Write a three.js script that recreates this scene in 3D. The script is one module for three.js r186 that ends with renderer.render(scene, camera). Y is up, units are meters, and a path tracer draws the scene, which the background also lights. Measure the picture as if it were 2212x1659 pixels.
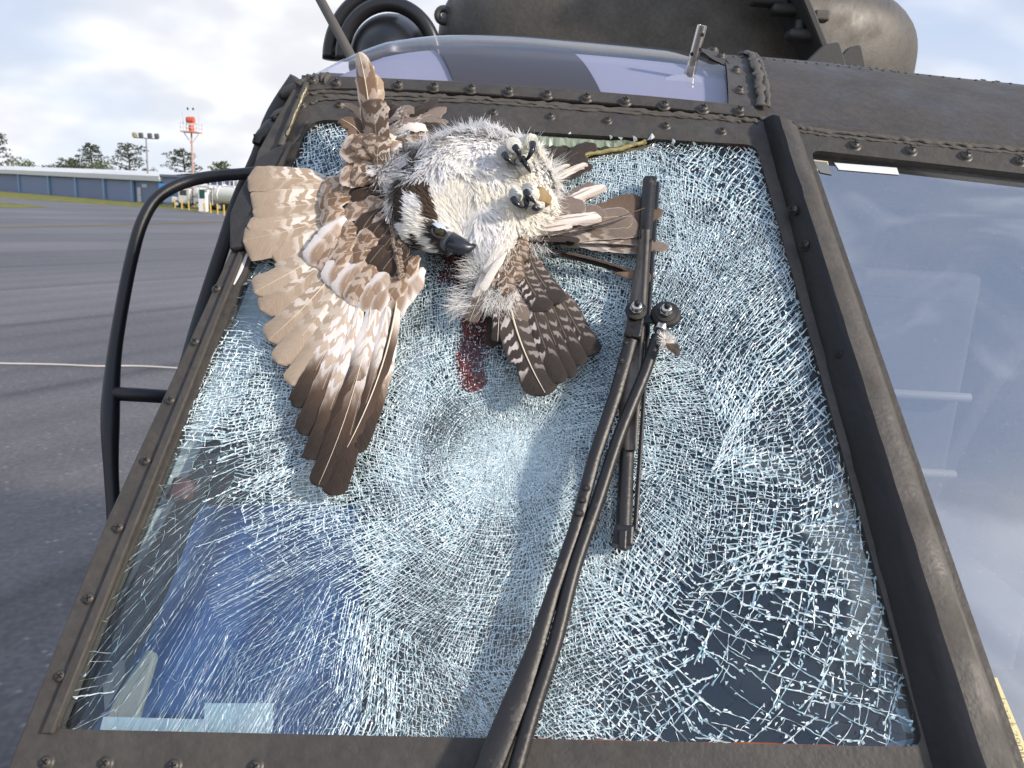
import * as THREE from 'three';
import { mergeGeometries, mergeVertices, toCreasedNormals } from 'three/addons/utils/BufferGeometryUtils.js';
import { RoundedBoxGeometry } from 'three/addons/geometries/RoundedBoxGeometry.js';
import { MarchingCubes } from 'three/addons/objects/MarchingCubes.js';

// ------------------------------------------------------------------ camera, sky, sun, exposure
const V3 = THREE.Vector3, R = (d) => d * Math.PI / 180;
const scene = new THREE.Scene();
const EYE = 2.6, FOV = 53;
const camera = new THREE.PerspectiveCamera(FOV, 4 / 3, 0.05, 6000);
camera.rotation.order = 'YXZ';
camera.position.set(0, EYE, 0);
camera.rotation.set(R(-13), 0, R(3.2));
camera.updateMatrixWorld(true);
camera.focus = 1.05; camera.userData.fStop = 13;
const renderer = new THREE.WebGLRenderer({ antialias: true });
renderer.toneMapping = THREE.LinearToneMapping;
renderer.toneMappingExposure = 1.12;
renderer.shadowMap.enabled = true;
const SUN = new V3(0.76, 0.47, 0.44).normalize();
const sun = new THREE.DirectionalLight(new THREE.Color().setRGB(1, 0.89, 0.76), 4.0);
sun.castShadow = true; sun.shadow.radius = 8; sun.name = 'sun';
sun.shadow.mapSize.set(4096, 4096);
Object.assign(sun.shadow.camera, { left: -4, right: 4, top: 4, bottom: -4, near: 0.1, far: 40 });

// seeded random numbers and periodic noise
function mulberry(a) { return () => { a |= 0; a = a + 0x6D2B79F5 | 0; let t = Math.imul(a ^ a >>> 15, 1 | a); t = t + Math.imul(t ^ t >>> 7, 61 | t) ^ t; return ((t ^ t >>> 14) >>> 0) / 4294967296; }; }
const rnd = mulberry(71), rr = (a, b) => a + (b - a) * rnd(), clamp = (x, a = 0, b = 1) => Math.min(b, Math.max(a, x));
const sstep = (a, b, x) => { x = clamp((x - a) / (b - a)); return x * x * (3 - 2 * x); }, mix = (a, b, t) => a + (b - a) * t;
const hash = (x, y, s) => { let h = Math.imul(x, 374761393) + Math.imul(y, 668265263) + Math.imul(s, 2147483647 ^ 99991); h = Math.imul(h ^ h >>> 13, 1274126177); return ((h ^ h >>> 16) >>> 0) / 4294967296; };
function noise(x, y, p, s = 1) {            // value noise, period p (in cells)
  const xi = Math.floor(x), yi = Math.floor(y), fx = x - xi, fy = y - yi, m = (a) => p ? ((a % p) + p) % p : a;
  const ux = fx * fx * (3 - 2 * fx), uy = fy * fy * (3 - 2 * fy);
  return mix(mix(hash(m(xi), m(yi), s), hash(m(xi + 1), m(yi), s), ux), mix(hash(m(xi), m(yi + 1), s), hash(m(xi + 1), m(yi + 1), s), ux), uy);
}
function fbm(x, y, p, oct = 5, s = 1) { let a = 0.5, v = 0, n = 0; for (let i = 0; i < oct; i++) { v += a * noise(x, y, p, s + i); n += a; a *= 0.5; x *= 2; y *= 2; p *= 2; } return v / n; }

{ // the sky: pale blue with streaky cloud
  const W = 2048, H = 1024, d = new Float32Array(W * H * 4);
  for (let j = 0; j < H; j++) for (let i = 0; i < W; i++) {
    const el = ((j + 0.5) / H - 0.5) * Math.PI, az = ((i + 0.5) / W - 0.5) * 2 * Math.PI, y = Math.sin(el), c = Math.cos(el);
    const x = c * Math.cos(az), z = c * Math.sin(az), yy = Math.max(y, 0);
    const k = Math.pow(1 - yy, 2.6);
    let r = mix(0.24, 0.74, k), g = mix(0.38, 0.81, k), b = mix(0.68, 0.90, k);
    const q = 1 / (yy + 0.40), px = x * q, pz = z * q;
    const wob = fbm(px * 1.1 + 9, pz * 1.1 + 3, 0, 3, 40);
    const s1 = fbm(px * 1.9 + wob * 1.6 + 20, pz * 3.6 + wob + 31, 0, 6, 11), s2 = fbm(px * 6.0 + 50, pz * 7.5 + 7, 0, 5, 23);
    const cl = clamp(sstep(0.32, 0.68, s1 * 0.85 + s2 * 0.15) * 0.9 + 0.1 * k + 0.12 * yy * yy);
    const br = mix(0.86, 1.08, sstep(0.3, 0.7, s2));
    const toSun = x * SUN.x + y * SUN.y + z * SUN.z, glow = 0.75 * Math.exp((toSun - 1) * 9);
    r += glow * 0.5; g += glow * 0.42; b += glow * 0.3;
    r = mix(r, 0.92 * br + glow, cl); g = mix(g, 0.93 * br + glow * 0.92, cl); b = mix(b, 0.97 * br + glow * 0.82, cl);
    const o = (j * W + i) * 4; d[o] = r; d[o + 1] = g; d[o + 2] = b; d[o + 3] = 1;
  }
  const t = new THREE.DataTexture(d, W, H, THREE.RGBAFormat, THREE.FloatType);
  t.mapping = THREE.EquirectangularReflectionMapping; t.magFilter = t.minFilter = THREE.LinearFilter; t.needsUpdate = true;
  scene.background = t; scene.environment = t;
}

// ------------------------------------------------------------------ where things stand
// ray(x, y): sight line through a point measured on the photograph (2212 wide); it serves only to survey real positions on the windshield plane, the ground and known distances
const T2 = Math.tan(R(FOV / 2)), camQ = camera.quaternion.clone();
const ray = (x, y) => new V3((x / 2212 * 2 - 1) * T2 * 4 / 3, (1 - y / 1659 * 2) * T2, -1).applyQuaternion(camQ);
const EYEP = camera.position.clone();
const LEAN = R(50), YAW = R(5);
const PN = new V3(-Math.sin(YAW) * Math.sin(LEAN), Math.cos(LEAN), Math.cos(YAW) * Math.sin(LEAN)).normalize();
const PU = new V3().crossVectors(new V3(0, 1, 0), PN).normalize(), PV = new V3().crossVectors(PN, PU);
const ORG = EYEP.clone().add(ray(1000, 950).normalize().multiplyScalar(0.95));
const FRAME = new THREE.Matrix4().makeBasis(PU, PV, PN).setPosition(ORG), UNFRAME = FRAME.clone().invert();
const P = (x, y, w = 0) => { const r = ray(x, y), o = ORG.clone().addScaledVector(PN, w).sub(EYEP); return EYEP.clone().addScaledVector(r, o.dot(PN) / r.dot(PN)).applyMatrix4(UNFRAME); };  // windshield frame: u right, v up the pane, w off it
const DW = (x, y, d) => EYEP.clone().addScaledVector(ray(x, y), d);                   // world point at depth d
const D = (x, y, d) => DW(x, y, d).applyMatrix4(UNFRAME);                             // the same in the windshield's frame
const G = (x, y) => { const r = ray(x, y); return EYEP.clone().addScaledVector(r, -EYE / r.y); };   // on the ground
const away = (x, dist) => { const r = ray(x, 440); r.y = 0; return EYEP.clone().setY(0).addScaledVector(r.normalize(), dist); };
const heightAt = (p, x, y) => { const r = ray(x, y), h = Math.hypot(r.x, r.z); return EYE + Math.hypot(p.x, p.z) * r.y / h; };

// ------------------------------------------------------------------ textures and materials
function tex(w, h, fn, srgb = true, repeat) {
  const d = new Uint8Array(w * h * 4);
  for (let j = 0; j < h; j++) for (let i = 0; i < w; i++) { const c = fn((i + 0.5) / w, (j + 0.5) / h, i, j), o = (j * w + i) * 4; d[o] = clamp(c[0], 0, 255); d[o + 1] = clamp(c[1], 0, 255); d[o + 2] = clamp(c[2], 0, 255); d[o + 3] = c[3] ?? 255; }
  const t = new THREE.DataTexture(d, w, h); t.magFilter = THREE.LinearFilter; t.minFilter = THREE.LinearFilter; t.wrapS = t.wrapT = THREE.RepeatWrapping;
  if (srgb) t.colorSpace = THREE.SRGBColorSpace; if (repeat) t.repeat.set(repeat, repeat); t.needsUpdate = true; return t;
}
const gray = (v) => [v, v, v];
const mottle = tex(512, 512, (x, y) => { const a = fbm(x * 5, y * 5, 5, 5, 3), b = fbm(x * 40, y * 40, 40, 3, 8), s = noise(x * 130, y * 130, 130, 77) > 0.975 ? 34 : 0; const v = 170 + 38 * (a - 0.5) + 40 * (b - 0.5) + s; return [v, v * 0.985, v * 0.965]; }, true, 3.2);
const grainBump = tex(512, 512, (x, y) => gray(128 + 120 * (fbm(x * 90, y * 90, 90, 3, 5) - 0.5) + 70 * (fbm(x * 9, y * 9, 9, 3, 6) - 0.5)), false, 3.2);
const roughMap = tex(256, 256, (x, y) => { const v = 150 + 150 * (fbm(x * 8, y * 8, 8, 5, 15) - 0.4); return [0, v, 0]; }, false, 2.3);
const rgb = (r, g, b) => new THREE.Color().setRGB(r, g, b);
const std = (c, roughness = 0.6, o = {}) => new THREE.MeshStandardMaterial({ color: c, roughness, side: THREE.DoubleSide, ...o });
const paintM = std(rgb(0.142, 0.130, 0.118), 0.95, { map: mottle, bumpMap: grainBump, bumpScale: 0.0009, roughnessMap: roughMap });
const fairM = std(rgb(0.20, 0.185, 0.16), 0.8, { map: mottle, bumpMap: grainBump, bumpScale: 0.0006, roughnessMap: roughMap });
const caulkM = std(rgb(0.085, 0.076, 0.066), 0.75);
const screwM = std(rgb(0.06, 0.053, 0.046), 0.45);
const blackM = std(rgb(0.012, 0.013, 0.016), 0.42, { bumpMap: grainBump, bumpScale: 0.0004 });
const rubberM = std(rgb(0.016, 0.018, 0.024), 0.6, { map: tex(256, 512, (x, y) => { const a = fbm(x * 24, y * 5, 8, 4, 30), b = fbm(x * 60, y * 60, 60, 2, 31); const v = 120 + 190 * (a - 0.45) + 60 * (b - 0.5); return [v, v, v * 1.03]; }), bumpMap: tex(256, 512, (x, y) => gray(128 + 130 * (fbm(x * 30, y * 6, 6, 4, 33) - 0.5) + 50 * (fbm(x * 70, y * 70, 70, 2, 31) - 0.5)), false), bumpScale: 0.0016 });
const darkMetalM = std(rgb(0.06, 0.056, 0.053), 0.5, { metalness: 0.2, map: mottle, bumpMap: grainBump, bumpScale: 0.0004 });
const wornM = std(rgb(0.05, 0.047, 0.046), 0.42, { map: tex(512, 512, (x, y) => { const a = fbm(x * 7, y * 7, 7, 4, 51), b = fbm(x * 34, y * 34, 34, 3, 52); const w = sstep(0.655, 0.72, b * 0.6 + a * 0.4); return [150 + 105 * w + 50 * (a - 0.5), 148 + 90 * w + 50 * (a - 0.5), 150 + 75 * w + 50 * (a - 0.5)]; }, true, 4), bumpMap: grainBump, bumpScale: 0.0005 });
const plateM = std(rgb(0.34, 0.31, 0.28), 0.55, { metalness: 0.1, map: mottle, roughnessMap: roughMap });
const steelM = std(rgb(0.55, 0.53, 0.5), 0.3, { metalness: 1, roughnessMap: roughMap });
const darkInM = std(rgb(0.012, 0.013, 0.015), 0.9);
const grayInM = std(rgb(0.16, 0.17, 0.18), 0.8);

function numbered(n) { const c = (numbered.c ??= {}); c[n] = (c[n] ?? -1) + 1; return c[n] ? n + '_' + String(c[n]).padStart(3, '0') : n; }
const shade = (m) => { m.castShadow = m.receiveShadow = true; return m; };
function part(name, geo, mat, parent) { const m = shade(new THREE.Mesh(geo, mat)); m.name = numbered(name); parent.add(m); return m; }
function thing(name, label, category, group) { const g = new THREE.Group(); g.name = numbered(name); g.userData = { label, category }; if (group) g.userData.group = group; scene.add(g); return g; }
function struct(name, geo, mat, label) { const m = part(name, geo, mat, scene); m.userData = { kind: 'structure' }; if (label) m.userData.label = label; return m; }
const local = (g) => g.applyMatrix4(UNFRAME);      // geometry written in world metres, put into the windshield's frame

// mesh builder
class MB {
  constructor() { this.p = []; this.c = []; this.i = []; this.u = []; }
  v(x, y, z, c, u = 0, w = 0) { this.p.push(x, y, z); if (c) this.c.push(c[0], c[1], c[2]); this.u.push(u, w); return this.p.length / 3 - 1; }
  tri(a, b, c) { this.i.push(a, b, c); }
  quad(a, b, c, d) { this.i.push(a, b, c, a, c, d); }
  geo(flat) { let g = new THREE.BufferGeometry(); g.setAttribute('position', new THREE.Float32BufferAttribute(this.p, 3)); g.setAttribute('uv', new THREE.Float32BufferAttribute(this.u, 2)); if (this.c.length) g.setAttribute('color', new THREE.Float32BufferAttribute(this.c, 3)); g.setIndex(this.i); if (flat) g = g.toNonIndexed(); g.computeVertexNormals(); return g; }
}
// surface through a grid of points; uv in metres along rows and columns
function sheet(rows, uvs = 1) {
  const b = new MB(), n = rows[0].length; let vv = 0;
  rows.forEach((r, j) => { let uu = 0; if (j) vv += r[n >> 1].distanceTo(rows[j - 1][n >> 1]); r.forEach((p, i) => { if (i) uu += p.distanceTo(r[i - 1]); b.v(p.x, p.y, p.z, null, uu * uvs, vv * uvs); }); });
  for (let j = 0; j + 1 < rows.length; j++) for (let i = 0; i + 1 < n; i++) { const a = j * n + i; b.quad(a, a + 1, a + n + 1, a + n); }
  return b.geo();
}
// tube of varying radius, optionally squashed and lumpy
function tube(pts, rad, { seg = 24, sides = 8, lump = 0, flat = 1, close = true, seed = 5, straight = false } = {}) {
  const curve = straight ? null : new THREE.CatmullRomCurve3(pts, false, 'centripetal'), b = new MB(); let N = new V3(0, 0, 1), len = 0, last;
  const at = (t) => straight ? (() => { const k = Math.min(pts.length - 2, Math.floor(t * (pts.length - 1))); return pts[k].clone().lerp(pts[k + 1], t * (pts.length - 1) - k); })() : curve.getPoint(t);
  for (let j = 0; j <= seg; j++) {
    const t = j / seg, c = at(t), tan = at(Math.min(1, t + 0.004)).sub(at(Math.max(0, t - 0.004))).normalize();
    const X = new V3().crossVectors(N, tan).normalize(), Y = new V3().crossVectors(tan, X).normalize(); N = Y.clone();
    if (last) len += c.distanceTo(last); last = c;
    for (let i = 0; i <= sides; i++) {
      const a = i / sides * Math.PI * 2, r = (typeof rad === 'function' ? rad(t) : rad) * (1 + lump * (noise(j * 0.7, (i % sides) * 1.3, 0, seed) - 0.5) * 2);
      const q = c.clone().addScaledVector(X, Math.cos(a) * r).addScaledVector(Y, Math.sin(a) * r * flat); b.v(q.x, q.y, q.z, null, a / 6.283 * r * 6, len);
    }
  }
  for (let j = 0; j < seg; j++) for (let i = 0; i < sides; i++) { const a = j * (sides + 1) + i; b.quad(a, a + 1, a + sides + 2, a + sides + 1); }
  if (close) for (const e of [0, seg]) { const k = e * (sides + 1), c = at(e / seg), m = b.v(c.x, c.y, c.z); for (let i = 0; i < sides; i++) e ? b.tri(m, k + i, k + i + 1) : b.tri(m, k + i + 1, k + i); }
  return b.geo();
}
function plate(pts, depth, w0 = 0, bevel = 0.002, holes = []) {   // polygon in the windshield's plane, thickness depth, underside at w0
  const s = new THREE.Shape(pts.map((p) => new THREE.Vector2(p.x, p.y)));
  for (const h of holes) s.holes.push(new THREE.Path(h.map((p) => new THREE.Vector2(p.x, p.y))));
  const g = new THREE.ExtrudeGeometry(s, { depth: Math.max(depth - 2 * bevel, 1e-4), bevelEnabled: bevel > 0, bevelThickness: bevel, bevelSize: bevel, bevelOffset: -bevel, bevelSegments: 2 });
  g.translate(0, 0, w0 + bevel); return g;
}
function rounded(pts, r, n = 5) {      // polygon with rounded corners
  const out = [];
  pts.forEach((p, i) => { const a = pts[(i + pts.length - 1) % pts.length], c = pts[(i + 1) % pts.length], ri = Array.isArray(r) ? r[i] : r;
    const p0 = p.clone().lerp(a, Math.min(0.45, ri / p.distanceTo(a))), p1 = p.clone().lerp(c, Math.min(0.45, ri / p.distanceTo(c)));
    if (!ri) return out.push(p.clone());
    for (let k = 0; k <= n; k++) { const t = k / n; out.push(p0.clone().multiplyScalar((1 - t) ** 2).addScaledVector(p, 2 * t * (1 - t)).addScaledVector(p1, t * t)); } });
  return out;
}
const box = (w, h, d, x = 0, y = 0, z = 0) => new THREE.BoxGeometry(w, h, d).translate(x, y, z);

// ------------------------------------------------------------------ the apron and what lies far off
{
  const laneDir = ray(2000, 500), ang = Math.atan2(laneDir.z, laneDir.x);
  const g = new THREE.PlaneGeometry(5000, 5000).rotateX(-Math.PI / 2), pos = g.attributes.position, uv = g.attributes.uv;
  for (let i = 0; i < pos.count; i++) { const x = pos.getX(i), z = pos.getZ(i); uv.setXY(i, (x * Math.cos(ang) + z * Math.sin(ang)) / 24, (-x * Math.sin(ang) + z * Math.cos(ang)) / 24); }
  const map = tex(1024, 1024, (x, y) => {
    const lane = y * 5, k = Math.floor(lane), f = lane - k, tone = [0, 6, -5, 4, -6][k], edge = Math.exp(-Math.pow((f < 0.5 ? f : 1 - f) * 26, 2));
    const a = fbm(x * 6, y * 6, 6, 4, 60), st = fbm(x * 3, y * 60, 3, 4, 61), gr = rnd(); const v = 88 + tone + 26 * (a - 0.5) + 26 * (st - 0.5) + 30 * (gr - 0.5) - 16 * edge + (gr > 0.994 ? 45 : 0);
    return [v, v * 0.985, v * 1.01];
  });
  const bump = tex(512, 512, () => gray(rnd() * 255), false, 60);
  struct('asphalt_apron', g, std(rgb(1.05, 1.0, 0.97), 0.5, { map, bumpMap: bump, bumpScale: 0.0015 }));
  // painted line and grass strips
  const strip = (pts, y, name, mat, kind, label) => {
    const b = new MB(); pts.forEach(([p, q]) => { b.v(p.x, y, p.z, null, p.x, p.z); b.v(q.x, y, q.z, null, q.x, q.z); });
    for (let i = 0; i + 1 < pts.length; i++) b.quad(2 * i, 2 * i + 1, 2 * i + 3, 2 * i + 2);
    const m = struct(name, b.geo(), mat, label); return m;
  };
  const yel = std(rgb(0.42, 0.27, 0.05), 0.8, { map: mottle });
  strip([[G(-400, 504.5), G(-400, 507)], [G(0, 490.4), G(0, 492.8)], [G(150, 487.2), G(150, 489.4)], [G(300, 484), G(300, 486)], [G(620, 475), G(620, 476.8)]], 0.004, 'painted_line', yel, 0, 'faded yellow line painted across the apron');
  const grassM = std(rgb(0.42, 0.38, 0.12), 0.95, { map: tex(256, 256, (x, y) => { const a = fbm(x * 9, y * 9, 9, 4, 80), b = rnd(); return [150 + 130 * (a - 0.4) + 60 * (b - 0.5), 160 + 90 * (a - 0.4) + 60 * (b - 0.5), 110 + 60 * (a - 0.4) + 40 * (b - 0.5)]; }, true, 0.15) });
  strip([[G(-500, 372.5), G(-500, 395)], [G(0, 411.5), G(0, 427)], [G(200, 428), G(200, 441)], [G(330, 437.5), G(330, 449)], [G(420, 446), G(420, 456)], [G(600, 460), G(600, 468)]], 0.008, 'grass_verge', grassM);
  strip([[G(-500, 405), G(-500, 425)], [G(0, 437), G(0, 448.5)], [G(60, 441.5), G(60, 448.5)], [G(108, 447), G(108, 447.6)]], 0.008, 'grass_verge', grassM);
  // far green beyond the hangars
  const far = new THREE.RingGeometry(190, 2400, 60, 1, R(40), R(110)).rotateX(-Math.PI / 2).translate(0, 0.012, 0);
  struct('grass_field', far, grassM);
}
{ // hose lying across the apron
  const pts = [[-140, 780], [0, 788], [60, 789], [140, 791], [210, 794], [290, 793.5], [378, 798], [470, 806], [560, 820]].map(([x, y]) => G(x, y).setY(0.022));
  const m = part('hose', tube(pts, (t) => 0.012, { seg: 60, sides: 8 }), std(rgb(0.55, 0.52, 0.49), 0.7), scene);
  m.userData = { label: 'pale thin hose lying across the dark apron', category: 'hose' };
}
const blueWall = (v) => std(rgb(0.22 * v, 0.27 * v, 0.42 * v), 0.6);
{ // long row of low hangars
  const A = G(0, 412.7), B = G(346, 440.2), dir = B.clone().sub(A).setY(0).normalize(), nrm = new V3(-dir.z, 0, dir.x); if (nrm.z < 0) nrm.negate();
  const t = thing('hangar_row', 'long low blue hangar with pale roof and wide sliding doors', 'hangar');
  t.position.copy(A); t.rotation.y = Math.atan2(-dir.z, dir.x);
  const L = A.distanceTo(B), hw = heightAt(B, 346, 414.5) * 0.98, at = (x) => { const r = ray(x, 425), den = r.x * dir.z - r.z * dir.x, d = (A.x * dir.z - A.z * dir.x) / den; return EYEP.clone().addScaledVector(r, d).setY(0).sub(A).dot(dir); };
  const H = heightAt(A, 0, 374.5), He = heightAt(A, 0, 366), x0 = -70, xs = [-68, -54, -41, -27, -13, at(43.4), at(106.7), at(165), at(225.7), at(286)];
  const wm = [blueWall(1), blueWall(0.93), blueWall(1.06)], pil = std(rgb(0.24, 0.36, 0.55), 0.6);
  part('wall', box(L - x0, H, 11.6, (L + x0) / 2, H / 2, -6.2), blueWall(0.85), t);
  const ribs = (w, h) => { const gs = [box(w, h, 0.06)]; for (let k = 0; k < w / 0.6; k++) gs.push(box(0.05, h - 0.02, 0.03, -w / 2 + 0.3 + k * 0.6, 0, 0.04)); return mergeGeometries(gs); };
  for (let i = 0; i + 1 < xs.length; i++) {
    const w = xs[i + 1] - xs[i];
    const d = part('hangar_door', ribs(w - 0.5, H - 0.25), wm[i % 3], t); d.position.set((xs[i] + xs[i + 1]) / 2, H / 2 - 0.12, -0.3 + (i % 2) * 0.09);
    part('track_rail', box(w - 0.5, 0.1, 0.16, 0, H / 2 - 0.05, 0.1), wm[1], d);
  }
  xs.forEach((x) => part('pilaster', box(0.55, H, 0.36, x, H / 2, -0.06), pil, t));
  const rm = std(rgb(0.72, 0.72, 0.71), 0.5);
  const rf = part('roof', sheet([[x0 - 0.3, L + 0.6].map((x) => new V3(x, He, 0.35)), [x0 - 0.3, L + 0.6].map((x) => new V3(x, He + 0.9, -6)), [x0 - 0.3, L + 0.6].map((x) => new V3(x, He, -12.6))]), rm, t);
  part('fascia', box(L - x0 + 0.9, He - H, 0.12, (L + x0) / 2 + 0.15, (He + H) / 2, 0.3), rm, rf); part('fascia', box(0.12, He - H, 12.6, L + 0.55, (He + H) / 2, -6.2), rm, rf);
  const dx = at(297), door = part('door', new RoundedBoxGeometry(1.05, 2.25, 0.12, 1, 0.02).translate(dx, 1.12, -0.32), std(rgb(0.6, 0.6, 0.62), 0.5), t);
  part('handle', box(0.12, 0.12, 0.1, dx + 0.38, 1.1, -0.22), steelM, door);
  part('sign_panel', new RoundedBoxGeometry(1.5, 0.55, 0.08, 1, 0.02).translate(at(309), 2.55, -0.33), std(rgb(0.5, 0.55, 0.66), 0.5), t);
  part('end_wall', box(0.3, H + 0.02, 12.2, L + 0.15, H / 2, -6), blueWall(0.95), t);
}
{ // taller blue building behind the tanks
  const A = G(349, 440.5), B = G(507, 453.5), dir = B.clone().sub(A).setY(0).normalize(), L = A.distanceTo(B);
  const t = thing('blue_building', 'plain blue metal building with a white corner, behind the fuel trucks', 'building');
  t.position.copy(A); t.rotation.y = Math.atan2(-dir.z, dir.x);
  const H = heightAt(A, 349, 381.5);
  part('wall', box(L, H, 14, L / 2, H / 2, -7.4), blueWall(0.95), t);
  for (let i = 0; i < 5; i++) part('wall_panel', box(L / 5 - 0.05, H - 0.5, 0.1, L * (i + 0.5) / 5, H / 2 - 0.2, -0.32), blueWall(0.95 + 0.05 * (i % 2)), t);
  const d = part('hangar_door', box(L * 0.52, H * 0.78, 0.12, L * 0.68, H * 0.39, -0.2), blueWall(0.8), t);
  part('door_rail', box(L * 0.55, 0.18, 0.2, L * 0.68, H * 0.8, -0.16), blueWall(0.7), d);
  part('roof', box(L + 0.6, 0.35, 14.6, L / 2, H + 0.16, -7.3), std(rgb(0.24, 0.27, 0.36), 0.6), t);
  part('corner_trim', box(0.9, H, 0.4, L + 0.3, H / 2, -0.25), std(rgb(0.7, 0.7, 0.68), 0.6), t);
}
{ // blue notice board by the pole
  const p = G(361, 446), t = thing('notice_board', 'small bright blue board on two thin legs by the lamp pole', 'sign');
  t.position.copy(p);
  part('board', new RoundedBoxGeometry(2.0, 1.7, 0.08, 1, 0.03).translate(0, 2.1, 0), std(rgb(0.03, 0.25, 0.62), 0.5), t);
  part('caption_panel', box(1.9, 0.7, 0.07, 0, 0.95, 0.01), std(rgb(0.42, 0.5, 0.62), 0.5), t);
  for (const s of [-1, 1]) part('leg', new THREE.CylinderGeometry(0.05, 0.05, 1.5, 6).translate(s * 0.85, 0.75, -0.1), darkMetalM, t);
}
{ // lamp pole
  const p = G(322.5, 437), H = heightAt(p, 319, 299), t = thing('floodlight_pole', 'tall grey pole with four floodlights on a crossbar', 'lamp pole'); t.position.copy(p);
  part('pole', new THREE.CylinderGeometry(0.1, 0.19, H, 8).translate(0, H / 2, 0), std(rgb(0.22, 0.22, 0.24), 0.6), t);
  part('crossbar', box(3.9, 0.12, 0.12, 0, H, 0), darkMetalM, t);
  [-1.75, -0.75, 0.65, 1.75].forEach((x, i) => { const l = part('floodlight', new RoundedBoxGeometry(0.62, 0.72, 0.5, 2, 0.08).rotateX(0.3).translate(x, H + 0.42, 0.1), std(i ? rgb(0.12, 0.12, 0.12) : rgb(0.4, 0.35, 0.2), 0.5), t); part('bracket', box(0.1, 0.35, 0.1, x, H + 0.12, 0), darkMetalM, l); });
  for (let k = 0; k < 4; k++) part('warning_band', new THREE.CylinderGeometry(0.23, 0.23, 0.5, 10).translate(0, 1.4 + k * 0.5, 0), std(k % 2 ? rgb(0.75, 0.73, 0.72) : rgb(0.55, 0.06, 0.04), 0.6), t);
  part('pole_base', new THREE.CylinderGeometry(0.3, 0.34, 0.3, 10).translate(0, 0.15, 0), std(rgb(0.3, 0.3, 0.3), 0.8), t);
}
{ // beacon tower
  const p = G(419.5, 447), H = heightAt(p, 417, 286), t = thing('beacon_tower', 'slim pinkish beacon mast with a railed platform and red lamp drum', 'beacon'); t.position.copy(p);
  const pm = std(rgb(0.5, 0.3, 0.24), 0.6), wm = std(rgb(0.62, 0.58, 0.56), 0.6), red = std(rgb(0.6, 0.1, 0.05), 0.5);
  part('mast', new THREE.CylinderGeometry(0.12, 0.2, H, 8).translate(0, H / 2, 0), pm, t);
  const pf = part('platform', box(2.3, 0.14, 2.0, 0, H, 0), pm, t);
  for (const s of [-1, 1]) part('brace', tube([new V3(s * 1.05, H - 0.08, 0), new V3(0, H - 1.6, 0)], 0.06, { seg: 2, sides: 5, straight: true }), wm, t);
  for (const x of [-1.1, 0, 1.1]) for (const z of [-0.95, 0.95]) part('rail_post', box(0.06, 1.15, 0.06, x, 0.6 + H, z), wm, pf);
  for (const z of [-0.95, 0.95]) for (const y of [0.55, 1.12]) part('rail', box(2.26, 0.06, 0.06, 0, H + y, z), wm, pf);
  for (const x of [-1.1, 1.1]) part('antenna_rod', new THREE.CylinderGeometry(0.03, 0.04, 2.6, 5).translate(x, H + 1.4, 0), wm, t);
  part('pedestal', new THREE.CylinderGeometry(0.3, 0.42, 0.9, 10).translate(0, H + 0.5, 0), red, t);
  const drum = part('beacon_drum', new THREE.CylinderGeometry(0.46, 0.46, 0.8, 16).rotateZ(Math.PI / 2).translate(0, H + 1.6, 0), red, t);
  part('lens', new THREE.CylinderGeometry(0.42, 0.42, 0.12, 16).rotateZ(Math.PI / 2).translate(-0.5, H + 1.6, 0), std(rgb(0.06, 0.06, 0.06), 0.3), drum);
  for (const x of [-0.4, 0.35]) part('obstruction_lamp', new THREE.CapsuleGeometry(0.12, 0.14, 3, 8).translate(x, H + 3.1, 0), darkMetalM, t);
}
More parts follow.
